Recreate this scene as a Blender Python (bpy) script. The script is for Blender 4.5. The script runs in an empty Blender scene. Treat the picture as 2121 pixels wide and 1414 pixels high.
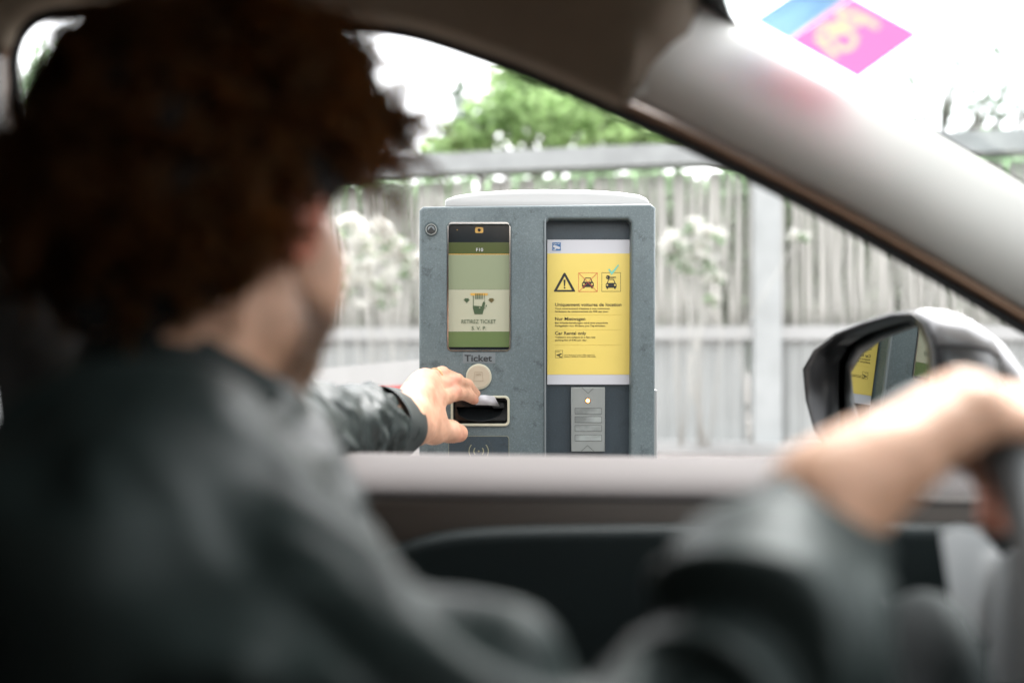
import bpy, bmesh, math, random
import numpy as np
from mathutils import Vector, Matrix
sc = bpy.context.scene
R = math.radians
rnd = random.Random(7)
F, CZ = 2062.0, 1.15
# ---------------------------------------------------------------- camera
cd = bpy.data.cameras.new("camera"); cam = bpy.data.objects.new("camera", cd)
sc.collection.objects.link(cam); sc.camera = cam
cam.location = (0, 0, CZ); cam.rotation_euler = (R(90), 0, 0)
cd.sensor_width = 36; cd.lens = 35; cd.clip_start = .02; cd.clip_end = 500
cd.dof.use_dof = True; cd.dof.focus_distance = 1.60; cd.dof.aperture_fstop = 1.7
# ---------------------------------------------------------------- sky, sun, exposure
w = bpy.data.worlds.new("World"); sc.world = w; w.use_nodes = True
nt = w.node_tree; bg = nt.nodes["Background"]
sky = nt.nodes.new("ShaderNodeTexSky"); sky.sky_type = 'NISHITA'; sky.sun_disc = False
SUN_EL, SUN_AZ = 52, 28           # azimuth from +Y towards +X
sky.sun_elevation = R(SUN_EL); sky.sun_rotation = R(SUN_AZ); sky.dust_density = 3; sky.air_density = 1.0
hs = nt.nodes.new("ShaderNodeHueSaturation"); hs.inputs["Saturation"].default_value = .08
nt.links.new(sky.outputs[0], hs.inputs["Color"])
# overcast dome: the cloud layer is about three times brighter overhead than at the horizon
wtc = nt.nodes.new("ShaderNodeTexCoord"); wsx = nt.nodes.new("ShaderNodeSeparateXYZ"); wmr = nt.nodes.new("ShaderNodeMapRange"); wmx = nt.nodes.new("ShaderNodeVectorMath"); wmx.operation = 'SCALE'
wmr.inputs[1].default_value = 0; wmr.inputs[2].default_value = 1; wmr.inputs[3].default_value = .50; wmr.inputs[4].default_value = 1.6
nt.links.new(wtc.outputs["Generated"], wsx.inputs[0]); nt.links.new(wsx.outputs[2], wmr.inputs[0])
nt.links.new(hs.outputs[0], wmx.inputs[0]); nt.links.new(wmr.outputs[0], wmx.inputs["Scale"]); nt.links.new(wmx.outputs[0], bg.inputs[0])
bg.inputs[1].default_value = .15
sl = bpy.data.lights.new("sun", 'SUN'); sl.energy = .5; sl.angle = R(25); sl.color = (1, .96, .9)
so = bpy.data.objects.new("sun", sl); sc.collection.objects.link(so)
sd = Vector((math.sin(R(SUN_AZ))*math.cos(R(SUN_EL)), math.cos(R(SUN_AZ))*math.cos(R(SUN_EL)), math.sin(R(SUN_EL))))
so.rotation_euler = sd.to_track_quat('Z', 'Y').to_euler(); so.location = (3, 4, 8)
vs = sc.view_settings; vs.view_transform = 'Standard'; vs.look = 'None'; vs.gamma = 1; vs.exposure = 2.8
sc.render.engine = 'CYCLES'
cy = sc.cycles; cy.use_denoising = True; cy.max_bounces = 8; cy.transparent_max_bounces = 12
cy.sample_clamp_indirect = 8; cy.use_adaptive_sampling = True; cy.adaptive_threshold = .01
cy.caustics_reflective = False; cy.caustics_refractive = False

# ---------------------------------------------------------------- helpers
def P(px, py, Y): return Vector(((px-1060.5)*Y/F, Y, CZ-(py-707)*Y/F))
def link(ob, parent=None):
    sc.collection.objects.link(ob)
    if parent is not None:
        ob.parent = parent
        base = parent
        while base.parent is not None: base = base.parent
        ob.location = Vector(ob.location) - (base.location if parent is base else Vector((0, 0, 0)))
    return ob
def mesh_obj(name, verts, faces, m, parent=None, smooth=True):
    me = bpy.data.meshes.new(name); me.from_pydata([tuple(v) for v in verts], [], faces); me.update()
    if smooth: me.polygons.foreach_set("use_smooth", [True]*len(me.polygons))
    o = bpy.data.objects.new(name, me); me.materials.append(m)
    return link(o, parent)
def np_obj(name, V, Fq, m, parent=None, smooth=True):
    me = bpy.data.meshes.new(name); n = Fq.shape[1]
    me.vertices.add(len(V)); me.vertices.foreach_set("co", V.astype(np.float32).ravel())
    me.loops.add(Fq.size); me.loops.foreach_set("vertex_index", Fq.astype(np.int32).ravel())
    me.polygons.add(len(Fq)); me.polygons.foreach_set("loop_start", np.arange(0, Fq.size, n, dtype=np.int32))
    me.update(calc_edges=True); me.validate()
    if smooth: me.polygons.foreach_set("use_smooth", [True]*len(me.polygons))
    o = bpy.data.objects.new(name, me); me.materials.append(m)
    return link(o, parent)
def bm_obj(name, bm, m, parent=None, smooth=False, autosmooth=False):
    me = bpy.data.meshes.new(name); bmesh.ops.recalc_face_normals(bm, faces=bm.faces[:]); bm.to_mesh(me); bm.free()
    if smooth: me.polygons.foreach_set("use_smooth", [True]*len(me.polygons))
    o = bpy.data.objects.new(name, me); me.materials.append(m)
    return link(o, parent)
def tag(o, label=None, cat=None, group=None, kind=None):
    if label: o["label"] = label
    if cat: o["category"] = cat
    if group: o["group"] = group
    if kind: o["kind"] = kind
    return o
def empty(name, loc, label, cat, group=None):
    o = bpy.data.objects.new(name, None); o.location = loc; o.empty_display_size = .05
    sc.collection.objects.link(o); return tag(o, label, cat, group)
def add_box(bm, lo, hi, bev=0, seg=2):
    r = bmesh.ops.create_cube(bm, size=1)
    c = [(a+b)/2 for a, b in zip(lo, hi)]; s = [b-a for a, b in zip(lo, hi)]
    for v in r['verts']: v.co = Vector((c[0]+v.co.x*s[0], c[1]+v.co.y*s[1], c[2]+v.co.z*s[2]))
    if bev: bmesh.ops.bevel(bm, geom=list({e for v in r['verts'] for e in v.link_edges}), offset=bev, segments=seg, affect='EDGES', profile=.5)
def box(name, lo, hi, m, parent=None, bev=0, seg=2):
    bm = bmesh.new(); add_box(bm, lo, hi, bev, seg); return bm_obj(name, bm, m, parent)
def grid_obj(name, rows, m, parent=None, thick=0, closed=False, off=-1):
    n = len(rows[0]); V = [p for r in rows for p in r]; Fs = []
    for i in range(len(rows)-1):
        for j in range(n-1 if not closed else n):
            k = (j+1) % n; Fs.append((i*n+j, i*n+k, (i+1)*n+k, (i+1)*n+j))
    o = mesh_obj(name, V, Fs, m, parent)
    if thick:
        s = o.modifiers.new("s", 'SOLIDIFY'); s.thickness = thick; s.offset = off
    return o
def frames(pts):
    out = []; up = Vector((0, 0, 1))
    for i, p in enumerate(pts):
        t = (pts[min(i+1, len(pts)-1)] - pts[max(i-1, 0)]).normalized()
        if i == 0:
            u = up if abs(t.z) < .9 else Vector((0, 1, 0)); a = t.cross(u).normalized()
        else: a = (a - t*a.dot(t)).normalized()
        out.append((t, a, a.cross(t)))
    return out
def tube_data(pts, rad, n=10, caps=True):
    pts = [Vector(p) for p in pts]; V = []; Fs = []
    for i, (p, (t, a, b)) in enumerate(zip(pts, frames(pts))):
        r = rad[i] if hasattr(rad, '__len__') else rad
        ra, rb = r if hasattr(r, '__len__') else (r, r)
        for k in range(n):
            q = 2*math.pi*k/n; V.append(p + a*math.cos(q)*ra + b*math.sin(q)*rb)
    for i in range(len(pts)-1):
        for k in range(n): Fs.append((i*n+k, i*n+(k+1) % n, (i+1)*n+(k+1) % n, (i+1)*n+k))
    if caps: Fs.append(tuple(range(n))[::-1]); Fs.append(tuple((len(pts)-1)*n+k for k in range(n)))
    return V, Fs
def tube(name, pts, rad, m, parent=None, n=10, caps=True):
    V, Fs = tube_data(pts, rad, n, caps); return mesh_obj(name, V, Fs, m, parent)
class MB:
    def __init__(s): s.V = []; s.F = []
    def add(s, V, Fs): o = len(s.V); s.V += list(V); s.F += [tuple(i+o for i in f) for f in Fs]
    def obj(s, name, m, parent=None, smooth=True): return mesh_obj(name, s.V, s.F, m, parent, smooth)
def spline(pts, n):
    """Catmull-Rom through tuples of any length, n samples per span"""
    P_ = [np.array(p, float) for p in pts]; P_ = [2*P_[0]-P_[1]] + P_ + [2*P_[-1]-P_[-2]]; out = []
    for i in range(1, len(P_)-2):
        for k in range(n):
            t = k/n; a, b, c, d = P_[i-1:i+3]
            out.append(.5*((2*b)+(c-a)*t+(2*a-5*b+4*c-d)*t*t+(3*b-a-3*c+d)*t**3))
    out.append(P_[-2]); return out
def rrect(x0, y0, x1, y1, r, n=6):
    out = []
    for cx, cy_, a0 in ((x1-r, y0+r, -90), (x1-r, y1-r, 0), (x0+r, y1-r, 90), (x0+r, y0+r, 180)):
        for k in range(n+1):
            a = R(a0+90*k/n); out.append((cx+r*math.cos(a), cy_+r*math.sin(a)))
    return out
def circ(cx, cy_, r, n=32, a0=0, a1=360, ry=None):
    return [(cx+r*math.cos(R(a0+(a1-a0)*k/n)), cy_+(ry or r)*math.sin(R(a0+(a1-a0)*k/n))) for k in range(n if a1-a0 == 360 else n+1)]
def stroke(pts, wd):
    """outline of an open polyline of width wd (px)"""
    L = []; Rr = []
    for i, p in enumerate(pts):
        a = pts[max(i-1, 0)]; b = pts[min(i+1, len(pts)-1)]
        dx, dy = b[0]-a[0], b[1]-a[1]; l = math.hypot(dx, dy) or 1
        nx, ny = -dy/l*wd/2, dx/l*wd/2
        L.append((p[0]+nx, p[1]+ny)); Rr.append((p[0]-nx, p[1]-ny))
    return L + Rr[::-1]
def curve_to_mesh(cu, name, m, parent, fn):
    tmp = bpy.data.objects.new("tmp", cu); sc.collection.objects.link(tmp)
    dg = bpy.context.evaluated_depsgraph_get(); dg.update()
    me = bpy.data.meshes.new_from_object(tmp.evaluated_get(dg)); bpy.data.objects.remove(tmp)
    for v in me.vertices: v.co = fn(v.co)
    me.update(); me.name = name; me.materials.clear(); me.materials.append(m)
    o = bpy.data.objects.new(name, me); return link(o, parent)
def flat(name, polys, Y, depth, m, parent=None, bevel=0, px=True):
    """polygons given where they stand on the upright plane Y (front face at Y), real thickness depth; nested outlines are holes"""
    cu = bpy.data.curves.new(name, 'CURVE'); cu.dimensions = '2D'; cu.fill_mode = 'BOTH'; cu.resolution_u = 1
    cu.extrude = depth/2-bevel; cu.bevel_depth = bevel; cu.bevel_resolution = 3
    if bevel: cu.offset = -bevel
    for poly in polys:
        s = cu.splines.new('POLY'); s.points.add(len(poly)-1); s.use_cyclic_u = True
        for pt, q in zip(s.points, poly):
            v = P(q[0], q[1], Y) if px else Vector((q[0], Y, q[1])); pt.co = (v.x, v.z, 0, 1)
    return curve_to_mesh(cu, name, m, parent, lambda c: Vector((c.x, Y+depth/2-c.z, c.y)))
def text(name, lines, Y, m, parent, depth=.0003):
    """lines: (string, x0, x1 or None, baseline y, cap height px, bold). Mesh lettering joined into one object"""
    allv, allf = [], []
    for (s, x0, x1, yb, cap, bold) in lines:
        cu = bpy.data.curves.new("t", 'FONT'); cu.body = s; cu.size = 1; cu.offset = bold
        tmp = bpy.data.objects.new("tmp", cu); sc.collection.objects.link(tmp)
        dg = bpy.context.evaluated_depsgraph_get(); dg.update()
        me = bpy.data.meshes.new_from_object(tmp.evaluated_get(dg)); bpy.data.objects.remove(tmp)
        xs = [v.co.x for v in me.vertices]; mn, mx = min(xs), max(xs)
        sy = cap/.73; sx = (x1-x0)/(mx-mn) if x1 else sy
        o = len(allv)
        for v in me.vertices:
            allv.append(P(x0+(v.co.x-mn)*sx, yb-v.co.y*sy, Y))
        allf += [tuple(i+o for i in p.vertices) for p in me.polygons]
        bpy.data.meshes.remove(me)
    ob = mesh_obj(name, allv, allf, m, parent, False)
    sm = ob.modifiers.new("s", 'SOLIDIFY'); sm.thickness = depth; sm.offset = 0
    return ob

# ---------------------------------------------------------------- materials
def mat(name, col, rough=.6, var=0, scale=20, bump=0, bscale=None, metal=0, spec=.5, col2=None, detail=4, stretch=None, sub=0, subc=None, coat=0, sheen=0, emit=0, sharp=None, dist=.002):
    m = bpy.data.materials.new(name); m.use_nodes = True; n = m.node_tree; b = n.nodes["Principled BSDF"]
    b.inputs["Base Color"].default_value = (*col, 1); b.inputs["Roughness"].default_value = rough
    b.inputs["Metallic"].default_value = metal; b.inputs["Specular IOR Level"].default_value = spec
    if coat: b.inputs["Coat Weight"].default_value = coat; b.inputs["Coat Roughness"].default_value = .08
    if sheen: b.inputs["Sheen Weight"].default_value = sheen
    if sub:
        b.inputs["Subsurface Weight"].default_value = sub; b.inputs["Subsurface Radius"].default_value = (.012, .004, .002); b.inputs["Subsurface Scale"].default_value = 1
    if emit: b.inputs["Emission Color"].default_value = (*col, 1); b.inputs["Emission Strength"].default_value = emit
    tc = n.nodes.new("ShaderNodeTexCoord"); mp = n.nodes.new("ShaderNodeMapping")
    n.links.new(tc.outputs["Object"], mp.inputs[0])
    if stretch: mp.inputs["Scale"].default_value = stretch
    if var or col2:
        nz = n.nodes.new("ShaderNodeTexNoise"); nz.inputs["Scale"].default_value = scale; nz.inputs["Detail"].default_value = detail
        n.links.new(mp.outputs[0], nz.inputs["Vector"])
        cr = n.nodes.new("ShaderNodeValToRGB"); lo, hi = sharp or (.3, .7)
        cr.color_ramp.elements[0].position = lo; cr.color_ramp.elements[1].position = hi
        cr.color_ramp.elements[0].color = (*[c*(1-var) for c in col], 1)
        cr.color_ramp.elements[1].color = (*(col2 or [min(1, c*(1+var)) for c in col]), 1)
        n.links.new(nz.outputs[0], cr.inputs[0]); n.links.new(cr.outputs[0], b.inputs["Base Color"])
        if emit: n.links.new(cr.outputs[0], b.inputs["Emission Color"])
    if bump:
        nb = n.nodes.new("ShaderNodeTexNoise"); nb.inputs["Scale"].default_value = bscale or scale*4; nb.inputs["Detail"].default_value = 5
        n.links.new(mp.outputs[0], nb.inputs["Vector"]); bp = n.nodes.new("ShaderNodeBump")
        bp.inputs["Strength"].default_value = bump; bp.inputs["Distance"].default_value = dist
        n.links.new(nb.outputs[0], bp.inputs["Height"]); n.links.new(bp.outputs[0], b.inputs["Normal"])
    return m
M = {}
M['asphalt'] = mat("asphalt", (.10, .098, .095), .9, .25, 6, .4, 300)
M['paving'] = mat("paving", (.28, .255, .24), .9, .15, 5, .3, 120)
M['concrete'] = mat("concrete", (.42, .42, .41), .85, .15, 5, .3, 90)
M['rail'] = mat("galvanised_rail", (.34, .35, .345), .55, .12, 6, metal=.2)
M['post'] = mat("painted_post", (.42, .435, .43), .6, .1, 6)
M['rod'] = mat("weathered_wood", (.47, .46, .425), .85, .15, 9, .5, 60, stretch=(1, 1, .15))
M['sheet'] = mat("ribbed_sheet", (.38, .39, .38), .6, .08, 4)
M['white_paint'] = mat("white_paint", (.44, .44, .43), .4, .04, 8)
M['red_tape'] = mat("red_tape", (.6, .06, .05), .4, .1, 8)
def leafmat(name, col, var, trans=.5):
    m = bpy.data.materials.new(name); m.use_nodes = True; n = m.node_tree; n.nodes.clear()
    out = n.nodes.new("ShaderNodeOutputMaterial"); d = n.nodes.new("ShaderNodeBsdfDiffuse"); t = n.nodes.new("ShaderNodeBsdfTranslucent")
    mx = n.nodes.new("ShaderNodeMixShader"); mx.inputs[0].default_value = trans
    ge = n.nodes.new("ShaderNodeNewGeometry"); cr = n.nodes.new("ShaderNodeValToRGB")
    cr.color_ramp.elements[0].color = (*[c*(1-var) for c in col], 1); cr.color_ramp.elements[1].color = (*[min(1, c*(1+var)) for c in col], 1)
    n.links.new(ge.outputs["Random Per Island"], cr.inputs[0])
    n.links.new(cr.outputs[0], d.inputs[0]); n.links.new(cr.outputs[0], t.inputs[0])
    n.links.new(d.outputs[0], mx.inputs[1]); n.links.new(t.outputs[0], mx.inputs[2]); n.links.new(mx.outputs[0], out.inputs[0])
    return m
M['leaf_bright'] = leafmat("leaf_bright", (.32, .45, .21), .4, .55)
M['leaf_grey'] = leafmat("leaf_grey", (.08, .14, .08), .4, .3)
M['leaf_hedge'] = leafmat("leaf_hedge", (.29, .40, .25), .3)
M['blossom'] = leafmat("blossom", (.84, .83, .79), .05, .5)
M['bark'] = mat("bark", (.10, .09, .075), .9, .3, 12, .6, 40)
# terminal
def panelmat(name, c1, c2, spots):
    m = mat(name, c1, .42, .0, 9, .25, 900, col2=c2, detail=5, dist=.0004)
    n = m.node_tree; b = n.nodes["Principled BSDF"]; tc = [x for x in n.nodes if x.type == 'TEX_COORD'][0]
    base = b.inputs["Base Color"].links[0].from_socket
    # dark scuffs and fine speckle
    def layer(sock, scale, lo, hi, fac, col, det=6):
        nz = n.nodes.new("ShaderNodeTexNoise"); nz.inputs["Scale"].default_value = scale; nz.inputs["Detail"].default_value = det; nz.inputs["Roughness"].default_value = .65
        n.links.new(tc.outputs["Object"], nz.inputs["Vector"])
        mr = n.nodes.new("ShaderNodeMapRange"); mr.inputs[1].default_value = lo; mr.inputs[2].default_value = hi; mr.inputs[4].default_value = fac
        n.links.new(nz.outputs[0], mr.inputs[0]); mx = n.nodes.new("ShaderNodeMixRGB"); mx.inputs[2].default_value = (*col, 1)
        n.links.new(mr.outputs[0], mx.inputs[0]); n.links.new(sock, mx.inputs[1]); return mx.outputs[0]
    s = layer(base, 46, .57, .66, .5*spots, [c*.4 for c in c1])
    s = layer(s, 420, .5, .75, .35, [min(1, c*1.9) for c in c2], 2)
    s = layer(s, 520, .55, .75, .4, [c*.4 for c in c1], 2)
    n.links.new(s, b.inputs["Base Color"]); return m
M['panel'] = panelmat("powder_coat", (.076, .100, .105), (.118, .148, .152), 1)
M['panel_in'] = panelmat("recess_plastic", (.022, .034, .042), (.034, .050, .060), .6)
M['cap'] = mat("cap_plastic", (.33, .33, .32), .45, .04, 6)
M['black'] = mat("black_plastic", (.012, .013, .014), .35)
M['black_gloss'] = mat("black_gloss", (.008, .009, .010), .12)
M['screen_dark'] = mat("screen_dark", (.008, .012, .014), .15)
M['lcd_olive'] = mat("lcd_olive", (.050, .062, .020), .18, emit=.05)
M['lcd_green'] = mat("lcd_green", (.18, .205, .13), .18, emit=.05)
M['lcd_pale'] = mat("lcd_pale", (.30, .30, .22), .18, emit=.05)
M['lcd_mid'] = mat("lcd_mid", (.09, .125, .050), .18, emit=.05)
M['lcd_ink'] = mat("lcd_ink", (.05, .08, .04), .3)
M['lcd_ink2'] = mat("lcd_ink_brown", (.10, .08, .03), .3)
M['amber'] = mat("amber", (.40, .23, .05), .3, emit=.05)
M['amber_lamp'] = mat("amber_lamp", (1, .42, .08), .3, emit=3)
M['silver'] = mat("brushed_silver", (.25, .265, .25), .42, .15, 12, .15, 200, metal=.35, stretch=(1, 1, .15))
M['silver_dark'] = mat("engraved_line", (.05, .055, .05), .6)
M['silver_btn'] = mat("worn_button", (.25, .27, .255), .45, .3, 30, metal=.35, sharp=(.35, .65))
M['cream'] = mat("cream_trim", (.42, .40, .30), .4, .06, 20)
M['cream_lit'] = mat("cream_button", (.40, .34, .25), .4, .05, 30)
M['cream_ink'] = mat("button_print", (.28, .22, .15), .6)
M['yellow'] = mat("yellow_print", (.70, .54, .13), .35, .05, 6)
M['white_print'] = mat("white_print", (.52, .52, .54), .35)
M['ink'] = mat("black_ink", (.012, .012, .010), .5)
M['ink_soft'] = mat("faded_ink", (.09, .075, .02), .5)
M['rule'] = mat("rule_line", (.55, .42, .09), .5)
M['red_ink'] = mat("red_ink", (.55, .07, .04), .5)
M['teal_ink'] = mat("teal_marker", (.16, .50, .38), .5)
M['blue_ink'] = mat("blue_ink", (.03, .13, .30), .4)
M['label_grey'] = mat("label_grey", (.14, .16, .165), .45)
M['label_ink'] = mat("label_ink", (.02, .022, .024), .5)
M['gold_line'] = mat("gold_line", (.26, .25, .15), .4)
# car
M['liner'] = mat("headliner_fabric", (.15, .118, .085), .95, .05, 30, .2, 500)
M['pillar'] = mat("pillar_trim", (.42, .395, .365), .62, .03, 10, .15, 600)
M['trim_grey'] = mat("trim_grey", (.07, .066, .062), .7, .04, 10)
M['seal'] = mat("rubber_seal", (.008, .008, .008), .6)
M['trim_brown'] = mat("trim_strip", (.17, .09, .05), .6)
M['door_top'] = mat("door_top", (.060, .053, .051), .75, .03, 10, .2, 400, spec=.15)
M['door_card'] = mat("door_card", (.060, .047, .038), .6, .05, 10, .2, 400)
M['door_low'] = mat("door_insert", (.005, .009, .009), .7, .1, 10, .3, 400, spec=.2)
M['floor'] = mat("car_carpet", (.015, .015, .016), .95)
M['paint'] = mat("silver_paint", (.22, .22, .225), .38, .02, 5, metal=.3, coat=.3)
M['mirror'] = mat("mirror_glass", (.48, .51, .51), .0, metal=1)
M['seat'] = mat("seat_fabric", (.010, .011, .012), .9, .2, 30, .3, 400)
M['wheel'] = mat("wheel_leather", (.15, .153, .154), .4, .1, 30, .3, 500, spec=.5)
M['wheel_silver'] = mat("wheel_silver", (.62, .62, .62), .35, metal=.5)
M['belt'] = mat("belt_webbing", (.05, .05, .05), .7)
M['chrome'] = mat("chrome", (.6, .6, .6), .15, metal=1)
# person
M['jacket'] = mat("jacket_nylon", (.0115, .0165, .0155), .5, .15, 30, .25, 700, spec=.14, sheen=0, dist=.0006)
M['cuff'] = mat("cuff_nylon", (.020, .025, .024), .6, .15, 40, .3, 700, spec=.2, dist=.0005)
def skinmat():
    m = mat("skin", (.40, .22, .138), .55, .12, 45, .45, 260, sub=.12, spec=.4, dist=.0006, col2=(.52, .29, .19))
    n = m.node_tree; b = n.nodes["Principled BSDF"]; base = b.inputs["Base Color"].links[0].from_socket
    at = n.nodes.new("ShaderNodeAttribute"); at.attribute_name = "tint"
    sp = n.nodes.new("ShaderNodeSeparateColor"); n.links.new(at.outputs["Color"], sp.inputs[0])
    mx = n.nodes.new("ShaderNodeMixRGB"); mx.inputs[2].default_value = (.045, .022, .012, 1)
    n.links.new(sp.outputs[0], mx.inputs[0]); n.links.new(base, mx.inputs[1])
    m2 = n.nodes.new("ShaderNodeMixRGB"); m2.inputs[2].default_value = (.55, .12, .08, 1)
    n.links.new(sp.outputs[1], m2.inputs[0]); n.links.new(mx.outputs[0], m2.inputs[1]); n.links.new(m2.outputs[0], b.inputs["Base Color"])
    return m
M['skin'] = skinmat()
M['gold'] = mat("gold", (.8, .5, .25), .25, metal=1)
def hairmat(name, col, tr):
    m = leafmat(name, col, .5, tr); n = m.node_tree
    out = [x for x in n.nodes if x.type == 'OUTPUT_MATERIAL'][0]; s = out.inputs[0].links[0].from_socket
    # light passing through a strand is warmer and stronger than light scattered back from it
    d = [x for x in n.nodes if x.type == 'BSDF_DIFFUSE'][0]; t = [x for x in n.nodes if x.type == 'BSDF_TRANSLUCENT'][0]
    src = d.inputs[0].links[0].from_socket
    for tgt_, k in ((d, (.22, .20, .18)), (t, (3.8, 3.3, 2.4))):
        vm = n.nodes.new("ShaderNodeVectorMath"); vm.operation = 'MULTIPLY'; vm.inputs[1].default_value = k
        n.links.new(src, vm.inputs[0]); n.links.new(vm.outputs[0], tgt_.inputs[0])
    g = n.nodes.new("ShaderNodeBsdfGlossy"); g.inputs["Color"].default_value = (.35, .22, .13, 1); g.inputs["Roughness"].default_value = .34
    mx = n.nodes.new("ShaderNodeMixShader"); mx.inputs[0].default_value = .07
    n.links.new(s, mx.inputs[1]); n.links.new(g.outputs[0], mx.inputs[2]); n.links.new(mx.outputs[0], out.inputs[0]); return m
M['hair'] = hairmat("hair_brown", (.118, .070, .034), .6)
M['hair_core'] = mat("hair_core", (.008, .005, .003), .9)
M['nail'] = mat("nail", (.62, .38, .30), .3)
M['paper'] = mat("ticket_paper", (.62, .60, .62), .6)
M['beardm'] = hairmat("beard_brown", (.05, .028, .014), .3)

# ---------------------------------------------------------------- SDF sculpting (for organic bodies)
class Field:
    def __init__(s, lo, hi, h):
        s.lo = np.array(lo, np.float32); s.h = h
        s.n = np.ceil((np.array(hi)-np.array(lo))/h).astype(int)+1
        s.v = np.full(s.n, 10., np.float32)
    def _sub(s, lo, hi):
        a = np.clip(np.floor((np.array(lo)-s.lo)/s.h).astype(int), 0, s.n-1); b = np.clip(np.ceil((np.array(hi)-s.lo)/s.h).astype(int)+1, 1, s.n)
        sl = tuple(slice(x, y) for x, y in zip(a, b))
        ax = [s.lo[i]+s.h*np.arange(a[i], b[i], dtype=np.float32) for i in range(3)]
        return sl, np.meshgrid(*ax, indexing='ij', sparse=True)
    def _mix(s, sl, d, k, cut=False):
        a = s.v[sl]
        if cut:
            h = np.clip(.5-.5*(d+a)/k, 0, 1); s.v[sl] = a*(1-h)-d*h+k*h*(1-h)
        else:
            h = np.clip(.5+.5*(d-a)/k, 0, 1); s.v[sl] = d*(1-h)+a*h-k*h*(1-h)
    def cap(s, a, b, ra, rb, k=.01, flat=None, cut=False):
        """tapered capsule a->b; flat=(dir, factor): cross-section squeezed along dir"""
        a = np.array(a, np.float32); b = np.array(b, np.float32); m = max(ra, rb)+k+3*s.h
        if flat: m *= max(1, 1)
        sl, (X, Y, Z) = s._sub(np.minimum(a, b)-m, np.maximum(a, b)+m)
        d = b-a; L = float(d@d)+1e-9
        px, py, pz = X-a[0], Y-a[1], Z-a[2]
        t = np.clip((px*d[0]+py*d[1]+pz*d[2])/L, 0, 1)
        qx, qy, qz = px-t*d[0], py-t*d[1], pz-t*d[2]
        r = ra+(rb-ra)*t
        if flat:
            f = np.array(flat[0], np.float32); f /= np.linalg.norm(f); dd = qx*f[0]+qy*f[1]+qz*f[2]
            q = np.sqrt(np.maximum(qx*qx+qy*qy+qz*qz-dd*dd, 0)+(dd/flat[1])**2)
        else: q = np.sqrt(qx*qx+qy*qy+qz*qz)
        s._mix(sl, (q-r).astype(np.float32), k, cut)
    def ell(s, c, r, rot=None, k=.01, cut=False):
        c = np.array(c, np.float32); r = np.array(r, np.float32); m = r.max()+k+3*s.h
        sl, (X, Y, Z) = s._sub(c-m, c+m)
        x, y, z = X-c[0], Y-c[1], Z-c[2]
        if rot is not None:
            Rm = np.array(rot.transposed(), np.float32)
            x, y, z = (Rm[i, 0]*x+Rm[i, 1]*y+Rm[i, 2]*z for i in range(3))
        k0 = np.sqrt((x/r[0])**2+(y/r[1])**2+(z/r[2])**2); k1 = np.sqrt((x/r[0]**2)**2+(y/r[1]**2)**2+(z/r[2]**2)**2)
        s._mix(sl, (k0*(k0-1)/np.maximum(k1, 1e-6)).astype(np.float32), k, cut)
    def mesh(s):
        v = s.v; I = v < 0; n = v.shape
        c = [(i, j, k) for i in (0, 1) for j in (0, 1) for k in (0, 1)]
        g = lambda A, o: A[o[0]:n[0]-1+o[0], o[1]:n[1]-1+o[1], o[2]:n[2]-1+o[2]]
        cnt = sum(g(I, o).astype(np.int8) for o in c); act = (cnt > 0) & (cnt < 8)
        idx = np.full(act.shape, -1, np.int32); A = np.argwhere(act); idx[act] = np.arange(len(A))
        pos = np.zeros((len(A), 3)); num = np.zeros(len(A))
        vals = {o: v[A[:, 0]+o[0], A[:, 1]+o[1], A[:, 2]+o[2]].astype(float) for o in c}
        for o in c:
            for ax in range(3):
                if o[ax] == 0:
                    q = list(o); q[ax] = 1; q = tuple(q); va, vb = vals[o], vals[q]; mk = (va < 0) != (vb < 0)
                    t = va/np.where(mk, va-vb, 1); p = np.array(o, float)[None]+np.zeros((len(A), 3)); p[:, ax] += t
                    pos[mk] += p[mk]; num[mk] += 1
        V = (A+pos/num[:, None])*s.h+s.lo
        Q = []
        for ax in range(3):
            e = [slice(None)]*3; f = [slice(None)]*3; e[ax] = slice(0, -1); f[ax] = slice(1, None)
            ch = I[tuple(e)] != I[tuple(f)]; E = np.argwhere(ch)
            o1, o2 = [a for a in range(3) if a != ax]
            E = E[(E[:, o1] > 0) & (E[:, o2] > 0) & (E[:, o1] < n[o1]-1) & (E[:, o2] < n[o2]-1)]
            def at(d1, d2):
                q = E.copy(); q[:, o1] -= d1; q[:, o2] -= d2; return idx[q[:, 0], q[:, 1], q[:, 2]]
            q = np.stack([at(1, 1), at(0, 1), at(0, 0), at(1, 0)], 1)
            ins = I[E[:, 0], E[:, 1], E[:, 2]]
            if ax == 1: ins = ~ins
            q[~ins] = q[~ins][:, ::-1]; Q.append(q)
        Fq = np.concatenate(Q); Fq = Fq[(Fq >= 0).all(1)]
        return V, Fq
def normals(V, Fq):
    n = np.cross(V[Fq[:, 2]]-V[Fq[:, 0]], V[Fq[:, 3]]-V[Fq[:, 1]]); N = np.zeros_like(V)
    for i in range(4): np.add.at(N, Fq[:, i], n)
    return N/np.maximum(np.linalg.norm(N, axis=1, keepdims=True), 1e-9)
def relax(V, Fq, it=3, f=.5):
    E = np.concatenate([Fq[:, [i, (i+1) % 4]] for i in range(4)])
    for _ in range(it):
        S = np.zeros_like(V); C = np.zeros(len(V))
        np.add.at(S, E[:, 0], V[E[:, 1]]); np.add.at(C, E[:, 0], 1); np.add.at(S, E[:, 1], V[E[:, 0]]); np.add.at(C, E[:, 1], 1)
        V = V+(S/np.maximum(C, 1)[:, None]-V)*f
    return V
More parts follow.
